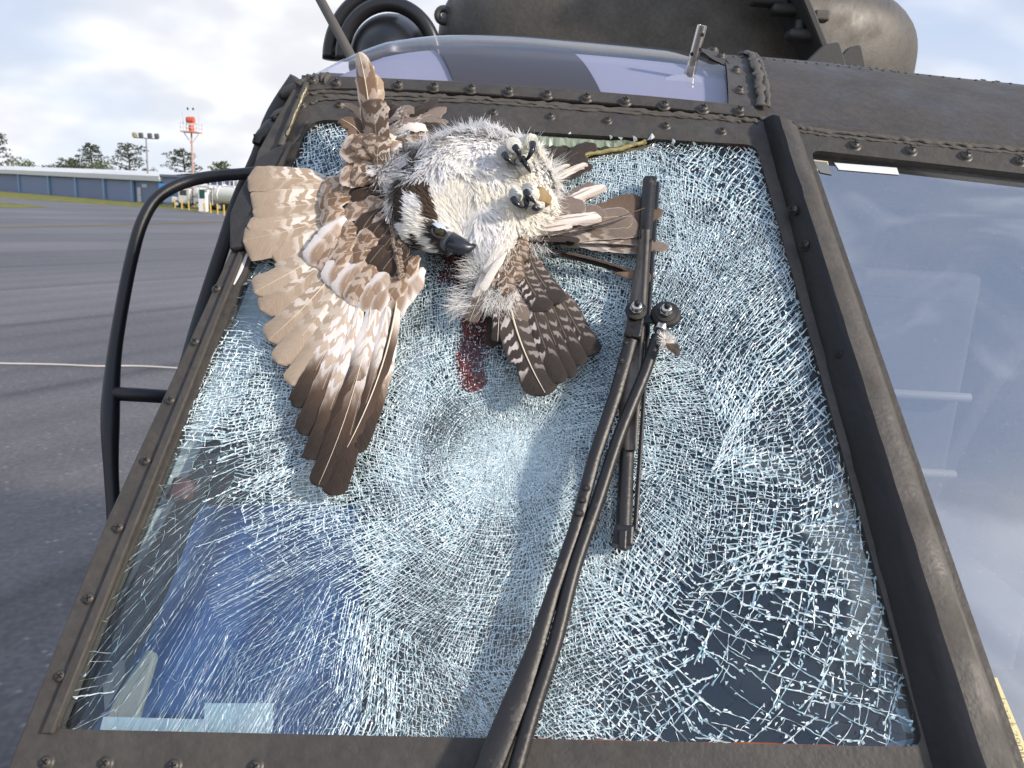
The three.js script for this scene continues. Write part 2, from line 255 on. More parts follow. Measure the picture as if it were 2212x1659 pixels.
{ // two white fuel trucks seen end on
  const mk = (x, y, turn, label) => {
    const p = G(x, y), t = thing('fuel_truck', label, 'fuel truck', 'fuel trucks by the blue building'); t.position.copy(p); t.rotation.y = turn;
    const w = std(rgb(0.78, 0.76, 0.72), 0.4), dk = std(rgb(0.04, 0.04, 0.04), 0.6), glass = std(rgb(0.05, 0.06, 0.07), 0.15);
    const tank = part('tank', new THREE.CapsuleGeometry(1.25, 3.6, 6, 20).rotateZ(Math.PI / 2).scale(1, 0.95, 1).translate(2.4, 1.95, 0), w, t);
    part('tank_band', new THREE.TorusGeometry(1.25, 0.07, 6, 24).rotateY(Math.PI / 2).translate(1.0, 1.95, 0), w, tank);
    part('end_cap', new THREE.SphereGeometry(0.95, 18, 8, 0, 6.3, 0, 1.2).rotateZ(-Math.PI / 2).scale(0.5, 1, 1).translate(4.9, 1.95, 0), w, tank);
    const cab = part('cab', new RoundedBoxGeometry(1.7, 2.0, 2.2, 2, 0.18).translate(-1.6, 1.5, 0), w, t);
    part('windscreen', new RoundedBoxGeometry(0.08, 0.7, 1.9, 1, 0.03).translate(-2.43, 1.9, 0), glass, cab);
    part('side_window', new RoundedBoxGeometry(1.0, 0.7, 0.06, 1, 0.02).translate(-1.6, 1.95, 1.09), glass, cab);
    part('canopy', new RoundedBoxGeometry(2.3, 0.22, 2.4, 2, 0.09).translate(-1.5, 2.85, 0), w, t);
    part('hood', new RoundedBoxGeometry(1.3, 0.8, 2.0, 2, 0.15).translate(-2.9, 0.95, 0), w, t);
    part('chassis', box(7.2, 0.3, 1.1, 0.8, 0.55, 0), dk, t);
    for (const wx of [-2.6, 1.2, 3.2]) for (const s of [-1, 1]) { const wh = part('wheel', new THREE.CylinderGeometry(0.46, 0.46, 0.32, 16).rotateX(Math.PI / 2).translate(wx, 0.46, s * 0.95), dk, t); part('rim', new THREE.CylinderGeometry(0.24, 0.24, 0.34, 10).rotateX(Math.PI / 2).translate(wx, 0.46, s * 0.95), w, wh); }
    const rl = std(rgb(0.75, 0.74, 0.75), 0.5);
    for (const px of [0.4, 1.3, 3.2]) for (const s of [-1, 1]) part('rail_post', box(0.09, 1.5, 0.09, px, 3.75, s * 0.6), rl, t);
    for (const py of [3.75, 4.45]) for (const s of [-1, 1]) part('guard_rail', box(2.9, 0.09, 0.09, 1.8, py, s * 0.6), rl, t);
    part('walkway', box(3.1, 0.08, 1.3, 1.8, 3.02, 0), rl, t);
    part('ladder', mergeGeometries([...Array(5)].map((_, k) => box(0.5, 0.05, 0.05, 0, 0.9 + k * 0.45, 1.3)).concat([box(0.05, 2.4, 0.05, -0.25, 1.8, 1.3), box(0.05, 2.4, 0.05, 0.25, 1.8, 1.3)])), rl, t);
    return t;
  };
  mk(431, 450.5, R(-14), 'white fuel truck with roof railing beside the white pump cabinet');
  mk(474, 454.5, R(-26), 'white tank truck with rounded tank end, beside the white building corner');
  const c = thing('pump_cabinet', 'white cabinet with dark green panel between the fuel trucks', 'cabinet'); c.position.copy(G(440, 457.5));
  part('body', new RoundedBoxGeometry(0.9, 2.2, 0.7, 2, 0.05).translate(0, 1.1, 0), std(rgb(0.75, 0.74, 0.75), 0.5), c);
  part('panel', box(0.6, 1.0, 0.05, 0.02, 2.0, 0.36), std(rgb(0.01, 0.07, 0.05), 0.4), c);
  [[378, 449], [393, 451.5], [408, 453.5], [424, 456], [441.5, 459.5], [455, 460.5], [470, 463], [484, 465.5]].forEach(([x, y], i) => {
    const b = thing('bollard', 'short yellow bollard in the row before the fuel trucks', 'bollard', 'yellow bollards'); b.position.copy(G(x, y));
    part('post', new THREE.LatheGeometry([[0, 0], [0.085, 0], [0.085, 1.02], [0.06, 1.09], [0, 1.11]].map((q) => new THREE.Vector2(...q)), 10), std(rgb(0.6, 0.42, 0.08), 0.6), b);
    part('footing', new THREE.CylinderGeometry(0.14, 0.15, 0.06, 10).translate(0, 0.03, 0), std(rgb(0.3, 0.3, 0.3), 0.8), b);
  });
}
// trees beyond the hangars
const barkM = std(rgb(0.09, 0.07, 0.055), 0.9);
const leafMats = [rgb(0.035, 0.055, 0.028), rgb(0.06, 0.085, 0.035), rgb(0.10, 0.13, 0.05)].map((c) => new THREE.MeshPhysicalMaterial({ color: c, roughness: 0.9, transmission: 0.25, thickness: 0, side: THREE.DoubleSide }));
function foliage(clumps, n, size, rg) {
  const b = new MB();
  for (const [c, r] of clumps) for (let k = 0; k < n; k++) {
    const d = new V3(rg() * 2 - 1, rg() * 2 - 1, rg() * 2 - 1); if (d.length() > 1) { k--; continue; }
    const p = c.clone().add(new V3(d.x * r.x, d.y * r.y, d.z * r.z)), a = new V3(rg() - 0.5, rg() - 0.5, rg() - 0.5).normalize(), e = new V3(rg() - 0.5, rg() - 0.5, rg() - 0.5).cross(a).normalize(), s = size * (0.6 + 0.8 * rg());
    const q = [p.clone().addScaledVector(a, -s), p.clone().addScaledVector(e, s * 0.4), p.clone().addScaledVector(a, s), p.clone().addScaledVector(e, -s * 0.4)].map((o) => b.v(o.x, o.y, o.z));
    b.quad(...q);
  }
  return b.geo(true);
}
function pine(x, ytop, dist, spread, style, label, mat = 0) {
  const rg = mulberry(Math.round(x * 7 + ytop)), p = away(x, dist), H = heightAt(p, x, ytop), t = thing('pine_tree', label, 'tree', 'trees behind the hangars'); t.position.copy(p);
  const tr = part('trunk', tube([new V3(0, 0, 0), new V3(0.2, H * 0.5, 0), new V3(-0.1, H * 0.97, 0)], (s) => 0.34 * (1 - s * 0.8), { seg: 10, sides: 6 }), barkM, t);
  const clumps = [], n = style === 'wide' ? 26 : 22;
  for (let k = 0; k < n; k++) {
    const f = style === 'wide' ? mix(0.46, 0.99, k / n) : mix(0.40, 0.99, Math.pow(k / n, 0.8)), a = k * 2.4 + rg(), reach = spread * (style === 'wide' ? (1.08 - f) * 1.75 * (0.55 + 0.6 * rg()) : Math.sqrt(Math.max(0.06, Math.sin(Math.PI * clamp((f - 0.3) / 0.75)))) * (0.35 + 0.7 * rg()));
    const e = new V3(Math.cos(a) * reach, f * H + (style === 'wide' ? -0.12 * reach : 0.2 * reach), Math.sin(a) * reach);
    if (reach > 0.5) part('limb', tube([new V3(0, f * H - 0.1 * reach, 0), e.clone().multiplyScalar(0.5).setY(f * H), e], (s) => 0.1 * (1 - 0.8 * s), { seg: 3, sides: 4 }), barkM, t);
    clumps.push([e, new V3(0.3 * reach + 0.35, 0.34, 0.3 * reach + 0.35)]);
    if (reach > 1) clumps.push([e.clone().multiplyScalar(0.62).setY(f * H + 0.05), new V3(0.3 * reach + 0.3, 0.3, 0.3 * reach + 0.3)]);
  }
  part('crown', foliage(clumps, 26, 0.25, rg), leafMats[mat], t);
}
pine(4, 287, 210, 3.0, 'tall', 'tall pine with bare lower trunk at the far end of the hangar roof');
pine(203, 307, 190, 4.8, 'wide', 'broad dark pine with drooping layered branches');
pine(156, 343, 192, 2.2, 'tall', 'thin pale green tree beside the broad dark pine', 2);
pine(283, 310, 180, 3.6, 'tall', 'round topped pine beside the floodlight pole');
pine(400, 323, 170, 3.3, 'tall', 'rounded pine touching the beacon mast');
pine(478, 350, 170, 2.0, 'tall', 'small pale tree top above the black tube frame', 2);
const bushLabels = ['low dark shrub line at the foot of the far pine', 'pale green rounded bush left of the thin tree', 'small dark bush above the hangar roof', 'dense green bush at the foot of the broad pine', 'yellowish bush beside the broad pine trunk', 'wispy bush between the two pines', 'low bush behind the floodlight pole', 'dark scrub strip behind the roof ridge'];
[[14, 349, 7, 205, 0], [55, 339, 4.4, 200, 2], [128, 354, 2.2, 190, 0], [178, 347, 5, 185, 1], [212, 350, 5.4, 180, 2], [240, 356, 4, 175, 2], [320, 362, 2, 170, 1], [95, 358, 12, 200, 0]].forEach(([x, yt, w, dist, m], i) => {
  const rg = mulberry(900 + i), p = away(x, dist), H = heightAt(p, x, yt), t = thing('bush', bushLabels[i], 'bush', 'bushes behind the hangars'); t.position.copy(p);
  const cl = [...Array(9)].map(() => [new V3((rg() - 0.5) * w, H * (0.5 + 0.42 * rg()), (rg() - 0.5) * 3), new V3(w * 0.2 + 0.4, H * 0.12 + 0.3, 1)]);
  for (let k = 0; k < 3; k++) part('stem', tube([new V3((rg() - 0.5) * 0.6, 0, 0), cl[k][0]], 0.07, { seg: 2, sides: 4, straight: true }), barkM, t);
  part('crown', foliage(cl, 60, 0.26, rg), leafMats[m], t);
});

// ------------------------------------------------------------------ the helicopter
const heli = thing('helicopter', 'dark olive helicopter nose with a shattered windshield, dented roof line and wiper', 'helicopter');
heli.position.copy(ORG); heli.quaternion.setFromRotationMatrix(FRAME);
heli.userData.label = 'dark olive military helicopter, its windshield shattered by the bird';
const HX = 0.86;                                              // world x of the fuselage's centre line
const frameW = 0.008;                                         // top face of the frame above the pane's plane
const gl = [[672, 262], [1634, 319], [1998, 1621], [121, 1581]].map(([x, y]) => P(x, y, 0));
const glassRing = rounded(gl, [0.035, 0.02, 0.02, 0.012]);
{ // frame round the broken pane
  const outer = [[648, 178], [1000, 219], [1300, 238], [1660, 268], [1712, 360], [2150, 1750], [-10, 1750], [236, 1130], [503, 548], [560, 335]].map(([x, y]) => P(x, y, 0));
  const f = part('windshield_frame', plate(outer, 0.016, -0.008, 0.0025, [glassRing]), paintM, heli);
  // window well: the opening's edge runs down to the pane
  const seal = new MB(), ring = glassRing.concat([glassRing[0]]);
  ring.forEach((p, i) => { seal.v(p.x, p.y, -0.006); seal.v(p.x, p.y, -0.011); if (i) seal.quad(2 * i - 2, 2 * i - 1, 2 * i + 1, 2 * i); });
  part('window_seal', seal.geo(), darkInM, heli);
  // orange sealant under the lower edge
  part('sealant_bead', tube([[1100, 1601], [1400, 1606], [1700, 1613], [1985, 1620]].map(([x, y]) => P(x, y, 0.0005)), 0.0026, { seg: 50, sides: 6, lump: 0.4 }), std(rgb(0.33, 0.075, 0.02), 0.6), heli);
  part('sealant_bead', tube([[1390, 299], [1480, 306], [1560, 312], [1620, 317]].map(([x, y]) => P(x, y, 0.0005)), 0.0022, { seg: 30, sides: 6, lump: 0.5 }), std(rgb(0.12, 0.015, 0.012), 0.6), heli);
  // left edge ledge: a second step outside the pane
  const led = [[522, 556], [536, 556], [128, 1586], [104, 1586]].map(([x, y]) => P(x, y, 0));
  part('edge_strip', plate(led, 0.006, frameW, 0.0015), paintM, heli);
}
// pan head screws with crossed slots
const screwG = (() => {
  const g = new THREE.LatheGeometry([[0, 0.0042], [0.0025, 0.004], [0.0048, 0.003], [0.0062, 0.001], [0.0062, -0.001], [0.0085, -0.001], [0.0085, -0.0022]].map((q) => new THREE.Vector2(...q)), 16).rotateX(Math.PI / 2);
  return g;
})();
const slotG = mergeGeometries([box(0.0072, 0.0015, 0.001, 0, 0, 0.0041), box(0.0015, 0.0072, 0.001, 0, 0, 0.0041)]);
const slotM = std(rgb(0.008, 0.008, 0.008), 0.9);
function screw(p, parent, s = 1, n = null) {
  const m = part('screw', screwG, screwM, parent); m.position.copy(p); m.scale.setScalar(s);
  if (n) m.quaternion.setFromUnitVectors(new V3(0, 0, 1), n); m.rotateZ(rr(0, 3));
  if (parent === heli) part('cross_slot', slotG, slotM, m);
  return m;
}
[[469, 623], [422, 738], [369, 865], [316, 995], [257, 1140], [193, 1293], [132, 1461], [100, 1647], [228, 1649], [376, 1654], [552, 1656], [652, 226], [733, 227], [1066, 242], [1189, 251], [1312, 260], [1438, 271], [1559, 283]].forEach(([x, y]) => screw(P(x, y, frameW + 0.0012), heli, 0.98));

// ---- overhead window ("greenhouse") and the metal roof to its right, lofted from the frame's top edge back over the cockpit
const lerpPts = (pts, t) => { const f = t * (pts.length - 1), k = Math.min(pts.length - 2, Math.floor(f)); return pts[k].clone().lerp(pts[k + 1], f - k); };
function loft(base, crest, backPts, nu = 28, taper = true) {       // base row on the frame, crest row behind, then on backwards
  const rows = [], c0 = new THREE.CatmullRomCurve3(base), c1 = new THREE.CatmullRomCurve3(crest), c2 = new THREE.CatmullRomCurve3(backPts);
  for (let j = 0; j <= 14; j++) { const t = j / 14, r = []; for (let i = 0; i <= nu; i++) { const s = i / nu, a = c0.getPoint(s), b = c1.getPoint(s), k0 = taper ? Math.min(1, s * 4) : 1, mid = a.clone().lerp(b, 0.5).add(new V3(0, 0.02 * k0, 0.02 + 0.04 * k0)); r.push(a.multiplyScalar((1 - t) ** 2).addScaledVector(mid, 2 * t * (1 - t)).addScaledVector(b, t * t)); } rows.push(r); }
  for (let j = 1; j <= 6; j++) { const t = j / 6, r = []; for (let i = 0; i <= nu; i++) { const s = i / nu; r.push(c1.getPoint(s).lerp(c2.getPoint(s), t)); } rows.push(r); }
  return rows;
}
const plD = (x, y) => { const r = ray(x, y), o = ORG.clone().sub(EYEP); return o.dot(PN) / r.dot(PN); };     // depth of the pane's plane there
const canBase = [[668, 176], [820, 178], [1000, 185], [1200, 199], [1400, 216], [1578, 234]].map(([x, y]) => D(x, y, plD(x, y)));
const canCrest = [[676, 174], [750, 132], [850, 97], [950, 82], [1080, 80], [1200, 88], [1380, 104], [1548, 124]].map(([x, y], i) => D(x, y, plD(1100, 190) + [0.04, 0.16, 0.24, 0.28, 0.3, 0.3, 0.3, 0.3][i]));
const back = (pts, dx, dy, dz) => pts.map((p) => p.clone().applyMatrix4(FRAME).add(new V3(dx, dy, dz)).applyMatrix4(UNFRAME));
const canRows = loft(canBase, canCrest, back(canCrest, 0.05, -0.02, -0.35));
const paneM = new THREE.MeshPhysicalMaterial({ color: rgb(0.62, 0.68, 0.74), roughness: 0.02, transmission: 1, thickness: 0, ior: 1.9, side: THREE.DoubleSide });
const tintM = new THREE.MeshPhysicalMaterial({ color: rgb(0.86, 0.86, 0.94), roughness: 0.03, transmission: 0.96, thickness: 0, ior: 1.3, side: THREE.DoubleSide });
part('overhead_window', sheet(canRows), tintM, heli);
part('sun_curtain', sheet(canRows.slice(1, 14).map((r, j) => r.slice(11, 21).map((p) => p.clone().add(new V3(0, -0.012, -0.012))))), std(rgb(0.02, 0.017, 0.017), 0.9), heli);
for (const [c0, c1] of [[0, 12], [20, 29]]) part('pale_reflection_sheet', sheet(canRows.slice(1, 15).map((r) => r.slice(c0, c1).map((p) => p.clone().add(new V3(0, -0.016, -0.018))))), std(rgb(0.30, 0.315, 0.38), 0.9), heli);  // pale lavender sheets added to imitate sky reflection at both ends of the window
const roofBase = [[1592, 240], [1640, 252], [1760, 270], [1900, 284], [2060, 298], [2230, 312], [2420, 330]].map(([x, y]) => D(x, y, plD(x, y)));
const roofCrest = [[1538, 121], [1640, 126], [1760, 136], [1880, 150], [2010, 166], [2212, 188], [2420, 214]].map(([x, y]) => D(x, y, plD(1100, 190) + 0.30));
const roofRows = loft(roofBase, roofCrest, back(roofCrest, 0, -0.03, -0.5), 36, false);
const roofPart = part('roof_panel', sheet(roofRows), paintM, heli);
{ // retaining strip along the foot of the overhead window
  const strip = [[654, 170], [700, 171], [820, 176], [1000, 184], [1200, 198], [1400, 215], [1576, 232], [1624, 236], [1640, 262], [1400, 238], [1200, 222], [1000, 208], [830, 200], [720, 199], [650, 205]].map(([x, y]) => P(x, y, 0.004));
  part('retaining_strip', plate(strip, 0.012, 0.0005, 0.0025), paintM, heli);
  [[675, 174], [727, 179], [861, 183], [938, 187], [1018, 191], [1099, 197], [1182, 204], [1267, 210], [1351, 218], [1435, 226], [1519, 234], [1597, 238]].forEach(([x, y]) => screw(P(x, y, 0.0137), heli, 1.25));
  // strip down the right side of the overhead window, following the roof
  const inner = roofRows.slice(0, 15).map((r) => r[0]), b = new MB();
  const r0 = canRows.slice(0, 15).map((r) => r[r.length - 1]);
  r0.forEach((p, i) => { const q = inner[i], n = new V3(0, 0.3, 1).normalize(), o = q.clone().sub(p).normalize(); const l = p.clone().addScaledVector(n, 0.003).addScaledVector(o, -0.004), r = p.clone().addScaledVector(n, 0.003).addScaledVector(o, 0.046); b.v(l.x, l.y, l.z, null, 0, i * 0.02); b.v(r.x, r.y, r.z, null, 0.05, i * 0.02); if (i) b.quad(2 * i - 2, 2 * i - 1, 2 * i + 1, 2 * i); });
  part('side_strip', b.geo(), paintM, heli);
  [2, 5, 8, 11, 13].forEach((k) => { const p = r0[k], q = inner[k], o = q.clone().sub(p).normalize(); screw(p.clone().addScaledVector(o, 0.016).add(new V3(0, 0.0035, 0.005)), heli, 1.2, new V3(0, 0.35, 0.94).normalize()); });
  // lumpy sealing compound in the seams
  const bead = (pts, r, seg = 90, seed = 5) => part('sealing_compound', tube(pts, r, { seg, sides: 7, lump: 0.75, flat: 0.55, seed }), caulkM, heli);
  const pp = (a, w) => a.map(([x, y]) => P(x, y, w));
  bead(pp([[640, 208], [690, 199], [780, 202], [900, 206], [1000, 212], [1150, 222], [1300, 234], [1450, 246], [1560, 254], [1636, 262]], 0.0085), 0.0042, 150, 6);
  bead(pp([[700, 208], [820, 212], [1000, 219], [1150, 228], [1300, 240], [1480, 252], [1600, 262]], 0.0085), 0.0028, 150, 8);
  bead(pp([[672, 225], [690, 216], [730, 213], [800, 214]], 0.009), 0.0026, 30, 9);
  bead(r0.map((p, i) => p.clone().lerp(inner[i], 0).add(new V3(0.046, 0.004, 0.004))), 0.0062, 60, 10);
  bead(r0.map((p, i) => p.clone().add(new V3(0.056, 0.004, 0.003))), 0.0036, 60, 11);
  bead(pp([[1640, 255], [1700, 268], [1760, 281], [1860, 291], [1960, 301], [2060, 311], [2160, 320], [2260, 330]], 0.008), 0.004, 120, 12);
  bead(pp([[1720, 283], [1830, 297], [1960, 309], [2100, 322], [2260, 338]], 0.0075), 0.0026, 110, 13);
  bead(pp([[645, 185], [660, 174], [690, 168], [710, 172]], 0.012), 0.009, 24, 14);
  bead(pp([[600, 335], [640, 300], [662, 262]], 0.0085), 0.003, 24, 15);
}
{ // rivets on the roof
  const at = (i, j) => { const r = roofRows[Math.floor(j)], q = roofRows[Math.min(roofRows.length - 1, Math.floor(j) + 1)], a = lerpPts(r, i), b = lerpPts(q, i); return a.lerp(b, j % 1); };
  const rg = new THREE.SphereGeometry(0.0042, 8, 5, 0, 6.3, 0, 1.5).scale(1, 0.5, 1).rotateX(Math.PI / 2);
  const put = (i, j) => { const p = at(i, j), e = at(Math.min(1, i + 0.01), j).sub(p), f = at(i, j + 0.3).sub(p), n = e.cross(f).normalize(); const m = part('rivet', rg, screwM, roofPart); m.position.copy(p).addScaledVector(n, 0.0002); m.quaternion.setFromUnitVectors(new V3(0, 0, 1), n); };
  for (let k = 0; k < 30; k++) put(0.05 + k * 0.031, 9.2 + 0.03 * k);
  for (let k = 0; k < 4; k++) { put(0.10 + (k % 2) * 0.03, 11.6 + Math.floor(k / 2) * 0.9); put(0.75 + (k % 2) * 0.025, 10.8 + Math.floor(k / 2) * 0.8); put(0.9 + (k % 2) * 0.025, 11.4 + Math.floor(k / 2) * 0.8); }
  for (let k = 0; k < 12; k++) put(0.36 + k * 0.018, 13.4 - k * 0.32);
  for (let k = 0; k < 20; k++) put(0.08 + k * 0.045, 13.7);
}
{ // centre windshield: frame, post and pane
  const ring = rounded([[1742, 328], [2700, 436], [2720, 1760], [2215, 1700]].map(([x, y]) => P(x, y, 0)), [0.02, 0.02, 0.02, 0.02]);
  const outer = [[1708, 270], [1900, 288], [2060, 303], [2230, 318], [2800, 372], [2860, 1860], [2212, 1790], [2150, 1730], [1710, 360]].map(([x, y]) => P(x, y, 0));
  part('centre_frame', plate(outer, 0.016, -0.0085, 0.0025, [ring]), paintM, heli);
  part('centre_windshield', new THREE.ShapeGeometry(new THREE.Shape(ring.map((p) => new THREE.Vector2(p.x, p.y)))).translate(0, 0, -0.006), new THREE.MeshPhysicalMaterial({ color: rgb(1.1, 1.12, 1.12), roughness: 0.03, transmission: 1, transmissionMap: tex(512, 512, (x, y) => { const w = fbm(x * 3, y * 3, 3, 3, 96), a = fbm(x * 4 + y * 4, y * 10 + w * 5, 4, 5, 97), sp = rnd() > 0.9985 ? 60 : 0; return gray(232 - 95 * sstep(0.42, 0.72, a) - 18 * (rnd() - 0.5) - sp); }, false, 1), thickness: 0, ior: 4.6, side: THREE.DoubleSide, map: tex(1024, 1024, (x, y) => { const sp = hash(Math.floor(x * 1024), Math.floor(y * 1024), 3) > 0.9992 ? 90 : 0, a = fbm(x * 4, y * 4, 4, 5, 90); return gray(168 + 60 * (a - 0.5) + sp); }, true, 1) }), heli);  // transmission streaks paint cloud reflections and haze into the dust film; specks are dust
  [[1846, 313], [1967, 325], [2086, 336], [2203, 347]].forEach(([x, y]) => screw(P(x, y, frameW + 0.001), heli, 1.25));
  // raised deflector post with a worn rubber face
  const A = [[1648, 258], [1683, 252], [1712, 262], [1722, 272]], B = [[2030, 1720], [2150, 1720], [2210, 1720], [2224, 1730]], hs = [0.008, 0.036, 0.034, 0.008];
  const rows = [...Array(41)].map((_, k) => { const t = k / 40; return A.map((a, i) => { const lo = P(a[0], a[1], hs[i]), hi = P(B[i][0], B[i][1], hs[i]); const p = lo.lerp(hi, t); p.x += (noise(k * 1.7, i, 0, 21) - 0.5) * 0.0016; p.z += (noise(k * 2.3, i * 3, 0, 22) - 0.5) * 0.0012; return p; }); });
  const rub = rows.map((r) => { const o = []; for (let i = 0; i <= 6; i++) { const q = r[0].clone().lerp(r[1], i / 6); q.z += Math.sin(i / 6 * Math.PI) * 0.006; o.push(q); } return o; });
  part('rubber_strip', sheet(rub, 2.2), rubberM, heli);
  part('deflector_post', sheet(rows.map((r) => [r[1], r[1].clone().lerp(r[2], 0.5).add(new V3(0, 0, 0.001)), r[2], r[2].clone().add(new V3(0.001, 0, -0.003)), r[3]])), paintM, heli);
  const cap = [rows[0][0].clone().setZ(0), rows[0][0], rows[0][1], rows[0][2], rows[0][3], rows[0][3].clone().setZ(0)], cb = new MB(); cap.forEach((p) => cb.v(p.x, p.y, p.z)); for (let i = 1; i < 5; i++) cb.tri(0, i, i + 1); part('post_cap', cb.geo(), rubberM, heli);
  for (const [x, y] of [[1712, 452], [1738, 528], [1815, 765], [1955, 1205], [2030, 1440]]) { const s = screw(P(x, y, 0.024), heli, 1.05, new V3(-0.5, 0, 0.86).normalize()); s.material = rubberM; }
  for (const [x, y] of [[1742, 487], [1862, 870], [2092, 1510]]) part('sealing_compound', tube([P(x, y, 0.006), P(x + 14, y + 36, 0.006), P(x + 22, y + 60, 0.006)], 0.004, { seg: 12, sides: 6, lump: 0.6 }), caulkM, heli);
  // tape and placard behind the centre pane
  const flat = (name, pts, m, w = -0.0052) => part(name, plate(pts.map(([x, y]) => P(x, y + 11, w)), 0.0006, w, 0), m, heli);
  flat('white_tape', [[1802, 341], [1937, 352], [1942, 367], [1812, 356]], std(rgb(0.72, 0.75, 0.76), 0.8));
  flat('grey_tape', [[1756, 337], [1786, 340], [1797, 367], [1772, 362]], std(rgb(0.18, 0.19, 0.19), 0.8));
  flat('cream_tape', [[1747, 333], [1788, 338], [1790, 346], [1752, 366]], std(rgb(0.62, 0.57, 0.42), 0.8), -0.0058);
  const cv = document.createElement('canvas'); cv.width = 512; cv.height = 128; const cx = cv.getContext('2d');
  cx.fillStyle = '#e6dca6'; cx.fillRect(0, 0, 512, 128); cx.fillStyle = '#b8ad84'; for (const x of [120, 262, 430]) cx.fillRect(x, 0, 9, 128);
  cx.fillStyle = '#8d8462'; cx.font = '70px sans-serif'; cx.fillText('A232 2900 6', 128, 92);
  const ct = new THREE.CanvasTexture(cv); ct.colorSpace = THREE.SRGBColorSpace;
  const q = [[2132, 1462], [2154, 1464], [2236, 1660], [2206, 1660]].map(([x, y]) => P(x, y, -0.005)), pb = new MB();
  [[0, 0], [0, 1], [1, 1], [1, 0]].forEach(([u, v], i) => pb.v(q[i].x, q[i].y, q[i].z, null, u, v)); pb.quad(0, 1, 2, 3);
  part('placard', pb.geo(), std(rgb(0.9, 0.9, 0.9), 0.7, { map: ct }), heli);
}
{ // temperature probe through the overhead window
  const base = D(1484, 181, plD(1484, 181) + 0.10), tip = D(1517, 55, plD(1484, 181) + 0.05), ax = tip.clone().sub(base), L = ax.length();
  const probe = new THREE.Group(); probe.name = 'temperature_probe'; heli.add(probe); probe.position.copy(base); probe.quaternion.setFromUnitVectors(new V3(0, 1, 0), ax.clone().normalize());
  const lat = (pts) => new THREE.LatheGeometry(pts.map((p) => new THREE.Vector2(...p)), 18);
  part('probe_tube', lat([[0.0, L * 0.9], [0.0065, L * 0.9], [0.0065, L], [0.0082, L], [0.0084, L * 0.4], [0.0084, L * 0.3], [0.0095, L * 0.29], [0.0105, 0]]), steelM, probe);
  part('washer', lat([[0, 0.006], [0.014, 0.006], [0.017, 0.003], [0.017, -0.004], [0, -0.004]]), std(rgb(0.05, 0.05, 0.05), 0.4), probe);
  for (const [h, a] of [[0.86, 0.4], [0.62, 0.9], [0.86, 2.4], [0.62, 2.9], [0.52, -0.6]]) part('vent_hole', new THREE.CylinderGeometry(0.0032, 0.0032, 0.002, 10).rotateX(Math.PI / 2).rotateY(a).translate(Math.sin(a) * 0.008, L * h, Math.cos(a) * 0.008), std(rgb(0.01, 0.01, 0.01), 0.8), probe);
  const r = rounded([[1432, 164], [1512, 158], [1526, 204], [1440, 206]].map(([x, y]) => D(x, y, plD(1484, 181) + 0.085)), 0.02), b = new MB();
  const c = r.reduce((a, p) => a.add(p), new V3()).multiplyScalar(1 / r.length), m0 = b.v(c.x, c.y, c.z); r.forEach((p) => b.v(p.x, p.y, p.z)); r.forEach((_, i) => b.tri(m0, 1 + i, 1 + (i + 1) % r.length));
  part('doubler_patch', b.geo(), std(rgb(0.42, 0.45, 0.5), 0.4), heli);
}
